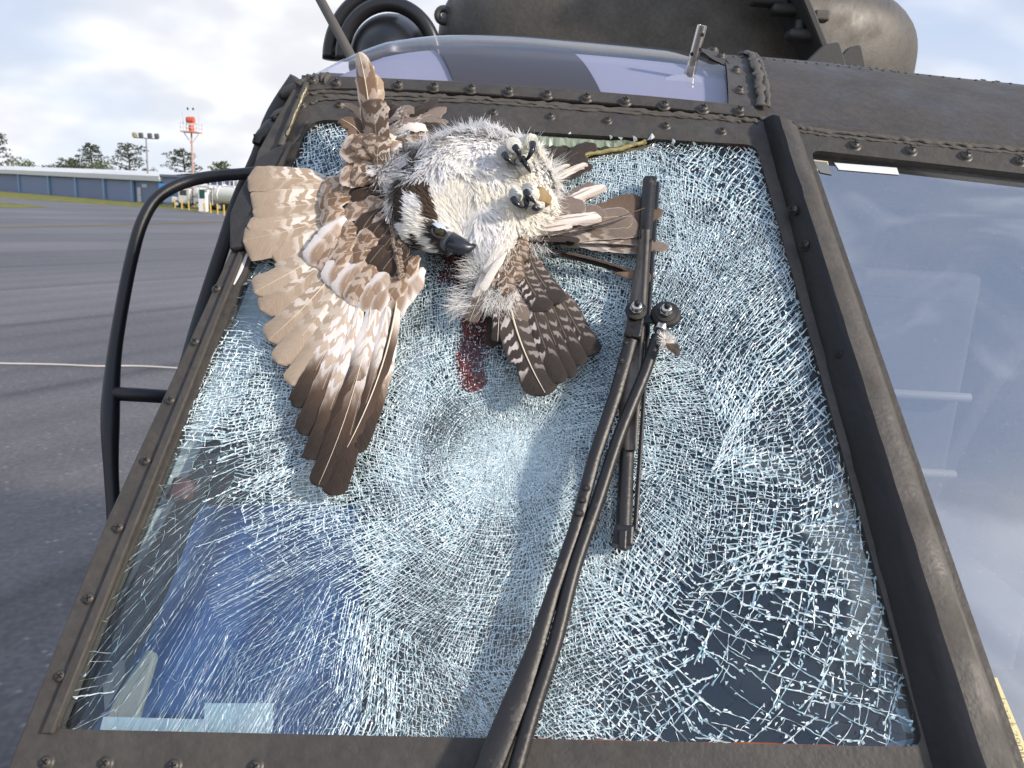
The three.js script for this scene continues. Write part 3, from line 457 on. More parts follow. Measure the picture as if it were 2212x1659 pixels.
{ // rotor pylon fairing behind, with strut and brackets
  const c = DW(1462, 112, 2.55), e = new THREE.SphereGeometry(1, 72, 40), p = e.attributes.position;
  for (let i = 0; i < p.count; i++) { const v = new V3().fromBufferAttribute(p, i), k = 2.7, s = Math.pow(Math.pow(Math.abs(v.x), k) + Math.pow(Math.abs(v.y), k) + Math.pow(Math.abs(v.z), k), -1 / k), u = v.multiplyScalar(s); p.setXYZ(i, u.x * 0.80, u.y * 0.29, u.z * 0.40); }
  const uv = e.attributes.uv; for (let i = 0; i < p.count; i++) uv.setXY(i, p.getX(i), p.getY(i) + p.getZ(i));
  e.computeVertexNormals(); e.rotateZ(R(-0.5));
  const f = part('pylon_fairing', local(e.translate(c.x, c.y, c.z - 0.12)), fairM, heli);
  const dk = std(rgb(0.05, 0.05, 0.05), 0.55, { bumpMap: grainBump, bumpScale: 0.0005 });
  const st = (pts, th, dx) => { const s = new THREE.Shape(pts.map((q) => new THREE.Vector2(q[0], q[1]))); return new THREE.ExtrudeGeometry(s, { depth: th, bevelEnabled: true, bevelSize: 0.004, bevelThickness: 0.004, bevelSegments: 1 }).rotateY(-Math.PI / 2).translate(dx, 0, 0); };
  const foot = DW(1790, 122, 2.16), top = DW(1700, -120, 2.05);
  // plate standing fore and aft (extruded sideways): outline in (forward, up) about the foot
  const pl = new THREE.Matrix4().makeTranslation(foot.x, foot.y, foot.z);
  const g = st([[0.06, -0.03], [0.02, 0.02], [0.12, 0.5], [-0.55, 0.55], [-0.5, -0.03]], 0.012, 0);
  g.applyMatrix4(new THREE.Matrix4().makeRotationZ(0.62)).applyMatrix4(pl);
  part('wire_strut', local(g), dk, heli);
  const br = (x0, x1, y0, y1, d) => { const a = DW(x0, y1, d), b = DW(x1, y0, d); const s = rounded([[0, 0], [0.12, 0.04], [0.20, 0.045], [0.27, 0]].map(([q, w]) => new V3(a.x + q / 0.27 * (b.x - a.x), a.y + w / 0.045 * (b.y - a.y + 0.02), 0)), 0.006); return new THREE.ExtrudeGeometry(new THREE.Shape(s.map((q) => new THREE.Vector2(q.x, q.y))), { depth: 0.014, bevelEnabled: true, bevelSize: 0.002, bevelThickness: 0.002, bevelSegments: 1 }).translate(0, 0, a.z); };
  part('strut_bracket', local(br(1725, 1826, 118, 150, 1.85)), dk, heli);
  part('strut_bracket', local(br(1790, 1866, 122, 152, 1.93)), dk, heli);
  for (const [x, y, w] of [[1698, 22, 0.09], [1730, 76, 0.08], [1660, 2, 0.1]]) { const q = DW(x, y, 2.17), l = part('lug', local(new RoundedBoxGeometry(w, 0.028, 0.06, 2, 0.012).translate(q.x, q.y, q.z)), dk, heli); part('lug_bolt', local(new THREE.CylinderGeometry(0.014, 0.014, 0.03, 8).translate(q.x - 0.01, q.y + 0.02, q.z + 0.01)), dk, l); }
  const q = DW(1772, 36, 2.2); part('latch', local(new RoundedBoxGeometry(0.045, 0.03, 0.04, 2, 0.008).translate(q.x, q.y, q.z)), fairM, heli);
  const eye = DW(958, 33, 2.48); part('lifting_eye', local(new THREE.TorusGeometry(0.02, 0.011, 8, 16).translate(eye.x, eye.y, eye.z)), dk, heli);
  // dark gap between roof and fairing
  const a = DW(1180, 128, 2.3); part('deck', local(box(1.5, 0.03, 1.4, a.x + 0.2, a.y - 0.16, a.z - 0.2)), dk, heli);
}
{ // engine intake behind on the left, two nested shells
  const c = DW(843, 150, 2.5), shell = (rx, ry, rz, dx, dy, dz, a0, a1) => new THREE.SphereGeometry(1, 40, 20, a0, a1, 0, Math.PI / 2).scale(rx, ry, rz).rotateZ(0.1).translate(c.x + dx, c.y + dy, c.z + dz);
  const cowl = part('engine_cowl', local(shell(0.155, 0.17, 0.4, 0.02, 0, -0.1, 0, 6.3)), std(rgb(0.012, 0.013, 0.015), 0.35), heli);
  const rim = []; for (let k = 0; k <= 16; k++) { const a = R(mix(180, 72, k / 16)); rim.push(new V3(c.x + Math.cos(a) * 0.165 + 0.0, c.y + Math.sin(a) * 0.195 - 0.0, c.z + 0.12).applyMatrix4(UNFRAME)); }
  part('intake_lip', tube(rim, 0.026, { seg: 30, sides: 10 }), std(rgb(0.012, 0.013, 0.015), 0.35), heli);
  const rim2 = []; for (let k = 0; k <= 20; k++) { const a = R(mix(185, -5, k / 20)); rim2.push(new V3(c.x + Math.cos(a) * 0.14 + 0.03, c.y + Math.sin(a) * 0.15, c.z + 0.2).applyMatrix4(UNFRAME)); }
  part('intake_ring', tube(rim2, 0.022, { seg: 34, sides: 10 }), std(rgb(0.014, 0.015, 0.018), 0.35), heli);
  // blade shaped antenna
  const bar = tube([DW(676, -30, 1.75).applyMatrix4(UNFRAME), DW(764, 132, 1.6).applyMatrix4(UNFRAME)], 0.0105, { seg: 2, sides: 4, straight: true });
  part('antenna', bar, std(rgb(0.10, 0.088, 0.075), 0.6), heli);
}
{ // black tubular guard on the door side
  const pth = [[600, 362, 1.5], [540, 374, 1.5], [480, 379, 1.5], [425, 387, 1.5], [375, 404, 1.48], [335, 432, 1.46], [306, 482, 1.44], [284, 560, 1.42], [264, 660, 1.4], [248, 760, 1.38], [240, 850, 1.36], [238, 930, 1.34], [240, 1010, 1.33], [244, 1080, 1.32], [252, 1160, 1.31], [290, 1240, 1.31], [400, 1330, 1.33]].map(([x, y, d]) => D(x, y, d));
  part('guard_tube', tube(pth, (t) => 0.0114 + 0.004 * Math.exp(-Math.pow((t - 0.66) * 14, 2)), { seg: 90, sides: 14 }), blackM, heli);
  part('guard_crossbar', tube([D(241, 850, 1.36), D(300, 853, 1.36), D(440, 862, 1.42)], 0.0125, { seg: 10, sides: 12 }), blackM, heli);
  // deflector plate, its torn edge, mirror housings
  const pl = rounded([[518, 425], [563, 345], [634, 310], [596, 404], [560, 470], [530, 540], [500, 545], [500, 470]].map(([x, y]) => P(x, y, 0.012)), 0.004);
  const hole = [...Array(14)].map((_, k) => P(514 + 5 * Math.cos(k / 14 * 6.283), 508 + 8 * Math.sin(k / 14 * 6.283), 0.012)).reverse();
  part('deflector_plate', plate(pl, 0.012, 0.009, 0.004, [hole]), std(rgb(0.075, 0.075, 0.078), 0.6, { map: mottle, bumpMap: grainBump, bumpScale: 0.0005 }), heli);
  part('trim_strip', tube([[661, 182], [650, 212], [633, 250], [612, 300], [606, 318]].map(([x, y]) => P(x, y, 0.014)), 0.0055, { seg: 20, sides: 6, lump: 0.25 }), std(rgb(0.07, 0.062, 0.05), 0.6), heli);
  part('worn_edge', tube([[658, 190], [648, 214], [634, 248], [616, 292]].map(([x, y]) => P(x + 3, y, 0.019)), 0.0016, { seg: 30, sides: 5, lump: 0.9 }), std(rgb(0.42, 0.36, 0.22), 0.5, { metalness: 0.5 }), heli);
  part('white_mark', tube([[530, 548], [516, 585], [500, 614]].map(([x, y]) => P(x + 2, y, 0.0088)), 0.0034, { seg: 12, sides: 6, flat: 0.3 }), std(rgb(0.7, 0.7, 0.7), 0.7), heli);
  const solid = (pts, d, th, bev) => { const q = rounded(pts.map(([x, y]) => D(x, y, d)), 0.008).map((p) => p.applyMatrix4(FRAME)), sh = new THREE.Shape(q.map((p) => new THREE.Vector2(p.x, p.y))), g = new THREE.ExtrudeGeometry(sh, { depth: th, bevelEnabled: true, bevelSize: bev, bevelThickness: bev, bevelSegments: 5, bevelOffset: -bev }); return local(g.translate(0, 0, q[0].z - th)); };
  const dk = (v, r) => std(rgb(v, v * 1.03, v * 1.08), r);
  part('position_light', solid([[544, 308], [556, 286], [586, 256], [612, 264], [612, 296], [596, 308], [552, 316]], 1.5, 0.12, 0.02), dk(0.03, 0.45), heli);
  part('light_hood', solid([[582, 256], [594, 240], [626, 226], [640, 250], [616, 272]], 1.48, 0.06, 0.01), dk(0.055, 0.55), heli);
  part('fairing_cap', solid([[598, 203], [610, 190], [648, 175], [664, 182], [640, 206], [606, 217]], 1.46, 0.1, 0.012), dk(0.04, 0.6), heli);
  part('side_pillar', tube([D(655, 182, 1.5), D(610, 250, 1.52), D(570, 335, 1.54), D(520, 420, 1.56), D(486, 520, 1.56), D(440, 660, 1.55), D(408, 770, 1.50), D(378, 880, 1.43), D(330, 1010, 1.36)], (t) => 0.03 - 0.016 * sstep(0.15, 0.4, t), { seg: 30, sides: 10 }), std(rgb(0.03, 0.032, 0.033), 0.6), heli);
}
// ------------------------------------------------------------------ the broken pane
const CEN = P(1090, 970, 0), dist2 = (u, v, q) => Math.hypot(u - q.x, v - q.y);
const inPoly = (u, v, poly) => { let c = false; for (let i = 0, j = poly.length - 1; i < poly.length; j = i++) { const a = poly[i], b = poly[j]; if ((a.y > v) !== (b.y > v) && u < (b.x - a.x) * (v - a.y) / (b.y - a.y) + a.x) c = !c; } return c; };
const holeTop = [[1030, 262], [1200, 268], [1420, 298], [1392, 322], [1300, 337], [1262, 348], [1190, 385], [1000, 400], [870, 360], [890, 272]].map(([x, y]) => P(x, y, 0));
const dentW = (u, v) => { const r = dist2(u, v, CEN); return -0.020 * Math.exp(-((r / 0.085) ** 2)) - 0.012 * Math.exp(-((r / 0.22) ** 2)) + 0.0022 * Math.sin(r * 95) * Math.exp(-r / 0.16) + 0.004 * (fbm(u * 9 + 5, v * 9 + 5, 0, 3, 70) - 0.5); };
const lm = { br: P(1800, 1500), br2: P(1560, 1540), r: P(1800, 1000), r2: P(1740, 760), tr: P(1590, 380), bl: P(420, 1400), bl2: P(520, 1500), l: P(300, 1330), l2: P(400, 1060), l3: P(520, 640), l4: P(180, 1530), tl: P(680, 330), h1: P(955, 905), h2: P(960, 1400), h3: P(1290, 1480), h4: P(1530, 600) };
const gz = (u, v, q, s) => Math.exp(-((dist2(u, v, q) / s) ** 2));
const bloodPath = [[1004, 455], [990, 520], [1000, 575], [1012, 605], [1040, 650], [1026, 705], [1020, 760], [1018, 806]].map(([x, y]) => P(x, y, 0));
function blood(u, v) { let d = 9; for (let i = 0; i + 1 < bloodPath.length; i++) { const a = bloodPath[i], b = bloodPath[i + 1], t = clamp(((u - a.x) * (b.x - a.x) + (v - a.y) * (b.y - a.y)) / ((b.x - a.x) ** 2 + (b.y - a.y) ** 2)), e = Math.hypot(u - mix(a.x, b.x, t), v - mix(a.y, b.y, t)) / mix(0.062, 0.021, clamp((i + t) / 5)); d = Math.min(d, e); } return sstep(1.15, 0.5, d + 1.5 * (fbm(u * 45, v * 45, 0, 4, 72) - 0.5)); }
function sizes(u, v) {            // size of the pieces along and across the rays from the blow
  const r = dist2(u, v, CEN), fine = sstep(0.03, 0.13, r);
  let sr = mix(0.0030, 0.0060, fine), st = mix(0.0026, 0.0048, fine);
  const n = fbm(u * 14 + 3, v * 14 + 8, 0, 3, 44); sr *= 0.72 + 0.6 * n; st *= 0.72 + 0.6 * n;
  const br = gz(u, v, lm.br, 0.15) + 0.7 * gz(u, v, lm.br2, 0.09) + 0.3 * gz(u, v, lm.r, 0.1); sr += 0.022 * br; st += 0.019 * br;
  const rt = gz(u, v, lm.r2, 0.09); sr += 0.022 * rt; st += 0.0015 * rt;
  const tr = gz(u, v, lm.tr, 0.07) + 0.6 * gz(u, v, lm.tl, 0.05); sr += 0.010 * tr; st += 0.008 * tr;
  const bl = gz(u, v, lm.bl, 0.13) + 0.8 * gz(u, v, lm.bl2, 0.1); sr += 0.055 * bl; st -= 0.0006 * bl;
  const l = gz(u, v, lm.l, 0.085) + gz(u, v, lm.l2, 0.06) + gz(u, v, lm.l3, 0.06) + gz(u, v, lm.l4, 0.09); sr += 0.05 * l; st += 0.012 * l;
  return { sr, st, quiet: clamp(0.95 * bl + 1.1 * l + 0.35 * rt), br };
}
function shatter(seed, coarse) {    // splits the pane along rays and rings, again and again, until the pieces are as small as there
  const rg = mulberry(seed), cells = [], cracks = [], rings = [0.0004, 0.03, 0.065, 0.11, 0.17, 0.25, 0.36, 0.52, 0.8], N = 18;
  const vtx = (i, j) => { const a = (i % N + N) % N, h = hash(a, j, seed), k = hash(a, j, seed + 9), th = (a + 0.7 * (h - 0.5)) / N * 6.2832 + 0.12 * Math.sin(j * 1.3 + seed), r = rings[j] * (1 + 0.2 * (k - 0.5)); return [CEN.x + Math.cos(th) * r, CEN.y + Math.sin(th) * r]; };
  const L = (p, q) => Math.hypot(p[0] - q[0], p[1] - q[1]), lp = (p, q, t) => [mix(p[0], q[0], t), mix(p[1], q[1], t)];
  const lo = [Math.min(...gl.map((p) => p.x)), Math.min(...gl.map((p) => p.y))], hi = [Math.max(...gl.map((p) => p.x)), Math.max(...gl.map((p) => p.y))];
  const rec = (a, b, c, d, depth) => {       // a-b and d-c run round, a-d and b-c outwards
    const us = [a[0], b[0], c[0], d[0]], vs = [a[1], b[1], c[1], d[1]];
    if (Math.max(...us) < lo[0] || Math.min(...us) > hi[0] || Math.max(...vs) < lo[1] || Math.min(...vs) > hi[1]) return;
    const u = (a[0] + b[0] + c[0] + d[0]) / 4, v = (a[1] + b[1] + c[1] + d[1]) / 4, s = sizes(u, v), round = (L(a, b) + L(d, c)) / 2, out = (L(a, d) + L(b, c)) / 2;
    const k = coarse * (0.85 + 0.75 * rg()), er = out / (s.sr * k), et = round / (s.st * k);
    if (depth > 15 || (er < 1 && et < 1)) { cells.push([a, b, c, d]); return; }
    const t1 = 0.34 + 0.32 * rg(), t2 = clamp(t1 + (rg() - 0.5) * 0.26, 0.2, 0.8);
    if (er > et) { const e = lp(a, d, t1), f = lp(b, c, t2); cracks.push([e, f, s, 0]); rec(a, b, f, e, depth + 1); rec(e, f, c, d, depth + 1); }
    else { const e = lp(a, b, t1), f = lp(d, c, t2); cracks.push([e, f, s, 1]); rec(a, e, f, d, depth + 1); rec(e, b, c, f, depth + 1); }
  };
  for (let j = 0; j + 1 < rings.length; j++) for (let i = 0; i < N; i++) { rec(vtx(i, j), vtx(i + 1, j), vtx(i + 1, j + 1), vtx(i, j + 1), 0); const s = sizes(...vtx(i, j)), e = sizes(...vtx(i + 1, j)); if (s.quiet + e.quiet < 0.3 && s.br + e.br < 0.5) cracks.push([vtx(i, j), vtx(i + 1, j), s, 0], [vtx(i, j), vtx(i, j + 1), s, 1]); }
  return { cells, cracks };
}
const inside = (p) => { let s = 0; for (let i = 0; i < 4; i++) { const a = gl[i], b = gl[(i + 1) % 4], k = (b.x - a.x) * (p[1] - a.y) - (b.y - a.y) * (p[0] - a.x); if (k > 0) return false; s++; } return true; };
function clipPoly(poly) { for (let i = 0; i < 4 && poly.length; i++) { const a = gl[i], b = gl[(i + 1) % 4], f = (p) => -((b.x - a.x) * (p[1] - a.y) - (b.y - a.y) * (p[0] - a.x)), out = []; poly.forEach((p, k) => { const q = poly[(k + 1) % poly.length], fp = f(p), fq = f(q); if (fp >= 0) out.push(p); if ((fp >= 0) !== (fq >= 0)) { const t = fp / (fp - fq); out.push([mix(p[0], q[0], t), mix(p[1], q[1], t)]); } }); poly = out; } return poly; }
const glassM = new THREE.MeshPhysicalMaterial({ color: rgb(0.86, 0.92, 0.94), roughness: 0.015, transmission: 1, thickness: 0, ior: 1.5, side: THREE.DoubleSide });
const innerM = new THREE.MeshPhysicalMaterial({ color: rgb(0.84, 0.90, 0.93), roughness: 0.03, transmission: 1, thickness: 0, ior: 1.75, side: THREE.DoubleSide });
const flakeM = new THREE.MeshPhysicalMaterial({ color: rgb(1, 1, 1), vertexColors: true, roughness: 0.22, transmission: 0, ior: 1.6, side: THREE.DoubleSide });
{
  // inner ply, dented, with the hole at the top
  const b = new MB(), nx = 90, ny = 90, id = [];
  for (let j = 0; j <= ny; j++) for (let i = 0; i <= nx; i++) { const q = gl[3].clone().lerp(gl[2], i / nx).lerp(gl[0].clone().lerp(gl[1], i / nx), j / ny); id.push(b.v(q.x, q.y, dentW(q.x, q.y) - 0.009, null, q.x, q.y)); }
  for (let j = 0; j < ny; j++) for (let i = 0; i < nx; i++) { const k = j * (nx + 1) + i, q = [b.p[3 * k], b.p[3 * k + 1]]; if (!inPoly(q[0], q[1], holeTop)) b.quad(k, k + 1, k + nx + 2, k + nx + 1); }
  part('inner_glass_ply', b.geo(), innerM, heli);
  // outer ply: pieces
  const A = shatter(11, 1), pieces = [];
  for (const c of A.cells) {
    let poly = clipPoly(c); if (poly.length < 3) continue;
    let u = 0, v = 0; poly.forEach((p) => { u += p[0] / poly.length; v += p[1] / poly.length; });
    if (inPoly(u, v, holeTop)) continue;
    let area = 0; poly.forEach((p, i) => { const q = poly[(i + 1) % poly.length]; area += (p[0] * q[1] - q[0] * p[1]) / 2; });
    if (Math.abs(area) < 1e-7) continue;
    pieces.push({ poly, u, v, area: Math.abs(area) });
  }
  pieces.sort((a, c) => c.area - a.area);
  const shardInto = (mb, s, ox, oy, oz, thick) => {
    const sz = Math.sqrt(s.area), w0 = dentW(s.u, s.v), tx = (rnd() - 0.5) * 0.07, ty = (rnd() - 0.5) * 0.07, gap = Math.min(0.0004, sz * 0.05), k = 1 - gap / sz * 2, n = s.poly.length;
    const t = s.poly.map((p) => { const du = (p[0] - s.u) * k, dv = (p[1] - s.v) * k; return [s.u + du, s.v + dv, w0 + clamp(tx * du + ty * dv, -0.002, 0.002)]; });
    const top = t.map((p) => mb.v(p[0] - ox, p[1] - oy, p[2] - oz)); for (let i = 1; i + 1 < n; i++) mb.tri(top[0], top[i], top[i + 1]); if (!thick) return; const bot = t.map((p) => mb.v(p[0] - ox, p[1] - oy, p[2] - 0.0028 - oz));
    for (let i = 0; i < n; i++) mb.quad(bot[i], bot[(i + 1) % n], top[(i + 1) % n], top[i]);
  };
  pieces.slice(0, 290).forEach((s) => { const mb = new MB(); shardInto(mb, s, s.u, s.v, 0, true); part('glass_shard', mb.geo(true), glassM, heli).position.set(s.u, s.v, 0); });
  const rest = new MB(); pieces.slice(290).forEach((s) => shardInto(rest, s, 0, 0, 0));
  const m = part('small_glass_shards', rest.geo(true), glassM, heli); m.userData = { kind: 'stuff' };
  // white fracture faces along every crack of both plies
  const fl = new MB(), flake = (p, d, len, wid, w, col) => {
    const q = [-d[1], d[0]], j = () => rnd() - 0.5, h = wid * 1.1, a = fl.v(p[0] - d[0] * len * 0.5, p[1] - d[1] * len * 0.5, w + j() * h, col), c = fl.v(p[0] + d[0] * len * 0.5 + q[0] * wid * j(), p[1] + d[1] * len * 0.5 + q[1] * wid * j(), w + j() * h, col), e = fl.v(p[0] + d[0] * len * j() * 0.7 + q[0] * wid, p[1] + d[1] * len * j() * 0.7 + q[1] * wid, w + j() * h, col);
    fl.tri(a, c, e);
    if (rnd() < 0.45) { const f = fl.v(p[0] + d[0] * len * j() * 0.8 - q[0] * wid * rnd(), p[1] + d[1] * len * j() * 0.8 - q[1] * wid * rnd(), w + j() * h, col); fl.tri(a, f, c); }
  };
  const colorAt = (u, v, k) => { const tone = (0.66 + 0.30 * rnd()) * k, g = rnd() < 0.25 ? 0.84 : 1; return blood(u, v) > rnd() * 1.15 + 0.05 ? [0.26 * tone, 0.03, 0.026] : [tone * 0.86 * g, tone * 0.98, tone * (1.02 + 0.04 * rnd())]; };
  const run = (cr, dw, amount) => {
    for (const [p, q, s, radial] of cr) {
      const len = Math.hypot(q[0] - p[0], q[1] - p[1]); if (len < 1e-4) continue;
      const d = [(q[0] - p[0]) / len, (q[1] - p[1]) / len], o = [-d[1], d[0]], loc = Math.min(s.sr, s.st), steps = Math.max(1, Math.round(len / Math.min(0.005, Math.max(0.003, loc * 0.6))));
      let prev = null; const bow = (rnd() - 0.5) * 0.1 * len;
      const fine = sstep(0.0034, 0.0022, loc), base = s.quiet > 0.45 ? 0.0003 : clamp(loc * mix(0.18, 0.42, fine), 0.00065, 0.00125);
      const cc = [(p[0] + q[0]) / 2, (p[1] + q[1]) / 2], patch = fbm(cc[0] * 24 + 2, cc[1] * 24 + 7, 0, 3, 88), wk = mix(0.6, 1.3, sstep(0.34, 0.64, patch)) * (1 - 0.62 * gz(cc[0], cc[1], lm.h1, 0.045) - 0.45 * gz(cc[0], cc[1], lm.h2, 0.07) - 0.4 * gz(cc[0], cc[1], lm.h3, 0.05) - 0.35 * gz(cc[0], cc[1], lm.h4, 0.06));
      for (let k = 0; k <= steps; k++) {
        const t = k / steps, j = k % steps ? (rnd() - 0.5) * Math.min(0.0012, loc * 0.14) : 0, x = [mix(p[0], q[0], t) + o[0] * (bow * 4 * t * (1 - t) + j), mix(p[1], q[1], t) + o[1] * (bow * 4 * t * (1 - t) + j)];
        if (!inside(x) || inPoly(x[0], x[1], holeTop)) { prev = null; continue; }
        const w = dentW(x[0], x[1]) + dw, vary = s.br > 0.12 ? 1.5 : 0.6, off = s.br > 0.12 ? 0.15 : 0.6, hwid = base * wk * 0.5 * (off + vary * rnd()), hw2 = base * wk * 0.5 * (off + vary * rnd() * rnd() * 1.5), h = (rnd() - 0.5) * (hwid + hw2) * 1.4, cur = [[x[0] - o[0] * hwid, x[1] - o[1] * hwid, w + h], [x[0] + o[0] * hw2, x[1] + o[1] * hw2, w - h]];
        if (prev) { const col = colorAt(x[0], x[1], 1), i = [prev[0], prev[1], cur[1], cur[0]].map((e) => fl.v(e[0], e[1], e[2], col)); fl.quad(...i); }
        prev = cur;
        if (s.quiet < rnd() * 0.8 && rnd() < amount * wk * (1 + 0.3 * Math.min(1, s.br))) flake([x[0] + (rnd() - 0.5) * loc * 0.35, x[1] + (rnd() - 0.5) * loc * 0.35], rnd() < 0.6 ? d : [d[0] * 0.7 - d[1] * 0.7, d[1] * 0.7 + d[0] * 0.7], Math.min(0.005, loc * rr(0.3, 0.6)), Math.min(0.0016, loc * (0.12 + 0.2 * rnd())), w, colorAt(x[0], x[1], 1));
      }
    }
  };
  run(A.cracks, 0.0006, 0.42);
  run(shatter(29, 1.12).cracks, -0.0055, 0.32);
  for (let k = 0; k < 15000; k++) {      // crushed glass at the blow, lying along the rays
    const a = rnd() * 6.2832, r = 0.052 * Math.sqrt(-2 * Math.log(1 - rnd() * 0.999)) * 0.9, x = [CEN.x + Math.cos(a) * r * 1.1, CEN.y + Math.sin(a) * r * 0.9]; if (gz(x[0], x[1], lm.h1, 0.035) > rnd()) continue;
    const e = a + (rnd() - 0.5) * 1.2; flake(x, [Math.cos(e), Math.sin(e)], rr(0.0014, 0.0036), rr(0.0003, 0.0008), dentW(x[0], x[1]) + rr(-0.001, 0.0012), colorAt(x[0], x[1], 1.08));
  }
  for (let k = 0; k < 26; k++) {         // ring cracks
    const r = 0.062 + k * 0.0062 + rr(0, 0.003), a0 = rr(2.6, 4.0) - (k % 4) * 0.5, span = rr(1.2, 3.2), n = Math.round(r * span / 0.004); const ring = [];
    for (let i = 0; i <= n; i++) { const a = a0 + span * i / n, q = r * (1 + 0.03 * Math.sin(a * 3 + k)); ring.push([CEN.x + Math.cos(a) * q * 1.08, CEN.y + Math.sin(a) * q * 0.92]); }
    for (let i = 0; i < n; i++) { const p = ring[i], q = ring[i + 1], l = Math.hypot(q[0] - p[0], q[1] - p[1]); if (inside(p)) flake([(p[0] + q[0]) / 2, (p[1] + q[1]) / 2], [(q[0] - p[0]) / l, (q[1] - p[1]) / l], l * 1.15, rr(0.0004, 0.0011), dentW(p[0], p[1]) + 0.001, colorAt(p[0], p[1], 1.08)); }
  }
  const fm = part('fracture_flakes', fl.geo(true), flakeM, heli); fm.userData = { kind: 'stuff' };
  console.log('pieces', pieces.length, 'flake tris', fl.i.length / 3);
  // the torn top edge: broken green glass edge, interlayer and sealant cord
  const eg = new MB(), e0 = P(1038, 279, 0.002), e1 = P(1372, 303, 0.002), n = 46;
  for (let k = 0; k <= n; k++) { const t = k / n, a = e0.clone().lerp(e1, t), h = (0.016 + 0.006 * noise(k * 0.9, 3, 0, 17)) * (0.5 + 0.5 * Math.sin(Math.PI * clamp(t * 1.05))); eg.v(a.x, a.y, -0.002); eg.v(a.x, a.y - h * 0.5, 0.003 + 0.003 * noise(k * 1.7, 1, 0, 18)); eg.v(a.x, a.y - h, -0.004 + 0.004 * noise(k * 1.4, 1, 0, 19)); eg.v(a.x, a.y - h, -0.012); if (k) for (let i = 0; i < 3; i++) eg.quad(4 * k - 4 + i, 4 * k - 3 + i, 4 * k + 1 + i, 4 * k + i); }
  part('broken_glass_edge', eg.geo(true), new THREE.MeshPhysicalMaterial({ color: rgb(0.42, 0.50, 0.38), roughness: 0.3, transmission: 0.25, thickness: 0, side: THREE.DoubleSide }), heli);
  part('interlayer_cord', tube([[1255, 352], [1262, 338], [1300, 329], [1340, 322], [1372, 312], [1396, 306]].map(([x, y]) => P(x, y, 0.003)), 0.0034, { seg: 40, sides: 6, lump: 0.4 }), std(rgb(0.30, 0.25, 0.10), 0.5), heli);
  const cor = (pts, c) => { const q = pts.map(([x, y]) => P(x, y, -0.003)); const mb = new MB(); q.forEach((p) => mb.v(p.x, p.y, p.z + (rnd() - 0.5) * 0.004)); for (let i = 1; i + 1 < q.length; i++) mb.tri(0, i, i + 1); part('torn_interlayer', mb.geo(true), new THREE.MeshPhysicalMaterial({ color: c, roughness: 0.3, transmission: 0.4, thickness: 0, side: THREE.DoubleSide }), heli); };
  cor([[1262, 342], [1345, 326], [1350, 338], [1300, 352], [1262, 352]], rgb(0.22, 0.19, 0.11)); cor([[1345, 324], [1400, 312], [1440, 322], [1380, 338], [1350, 338]], rgb(0.2, 0.19, 0.14));
  // chips lying along the top edge
  for (const [x, y, s] of [[1372, 300, 6], [1407, 297, 7], [1340, 298, 4], [1230, 288, 3], [1320, 296, 4], [1455, 306, 5], [1500, 310, 4]]) { const c = new THREE.TetrahedronGeometry(s * 0.0009).scale(1.6, 0.9, 0.7).rotateZ(rr(0, 3)); part('glass_chip', c, flakeM2(), heli).position.copy(P(x, y, 0.0095)); }
}
function flakeM2() { return (flakeM2.m ??= new THREE.MeshPhysicalMaterial({ color: rgb(0.75, 0.8, 0.8), roughness: 0.12, transmission: 0.4, thickness: 0, side: THREE.DoubleSide })); }
{ // papers stuck inside the pane
  const flat = (name, pts, m, w) => part(name, plate(pts.map(([x, y]) => P(x, y, w)), 0.0008, w, 0), m, heli);
  const pm = std(rgb(0.62, 0.66, 0.7), 0.7);
  flat('paper_label', [[224, 1548], [441, 1554], [440, 1588], [215, 1582]], pm, -0.019); flat('paper_label', [[443, 1519], [591, 1519], [585, 1591], [440, 1588]], pm, -0.022);
  flat('paper_label', [[1934, 1532], [1960, 1530], [1990, 1590], [1952, 1580]], pm, -0.019); flat('paper_label', [[1912, 1606], [1978, 1594], [1985, 1616], [1920, 1618]], pm, -0.019);
  flat('sun_strip', [[1924, 1290], [1966, 1390], [1988, 1490], [1960, 1500], [1900, 1300]], std(rgb(0.1, 0.16, 0.14), 0.6), -0.02);
}
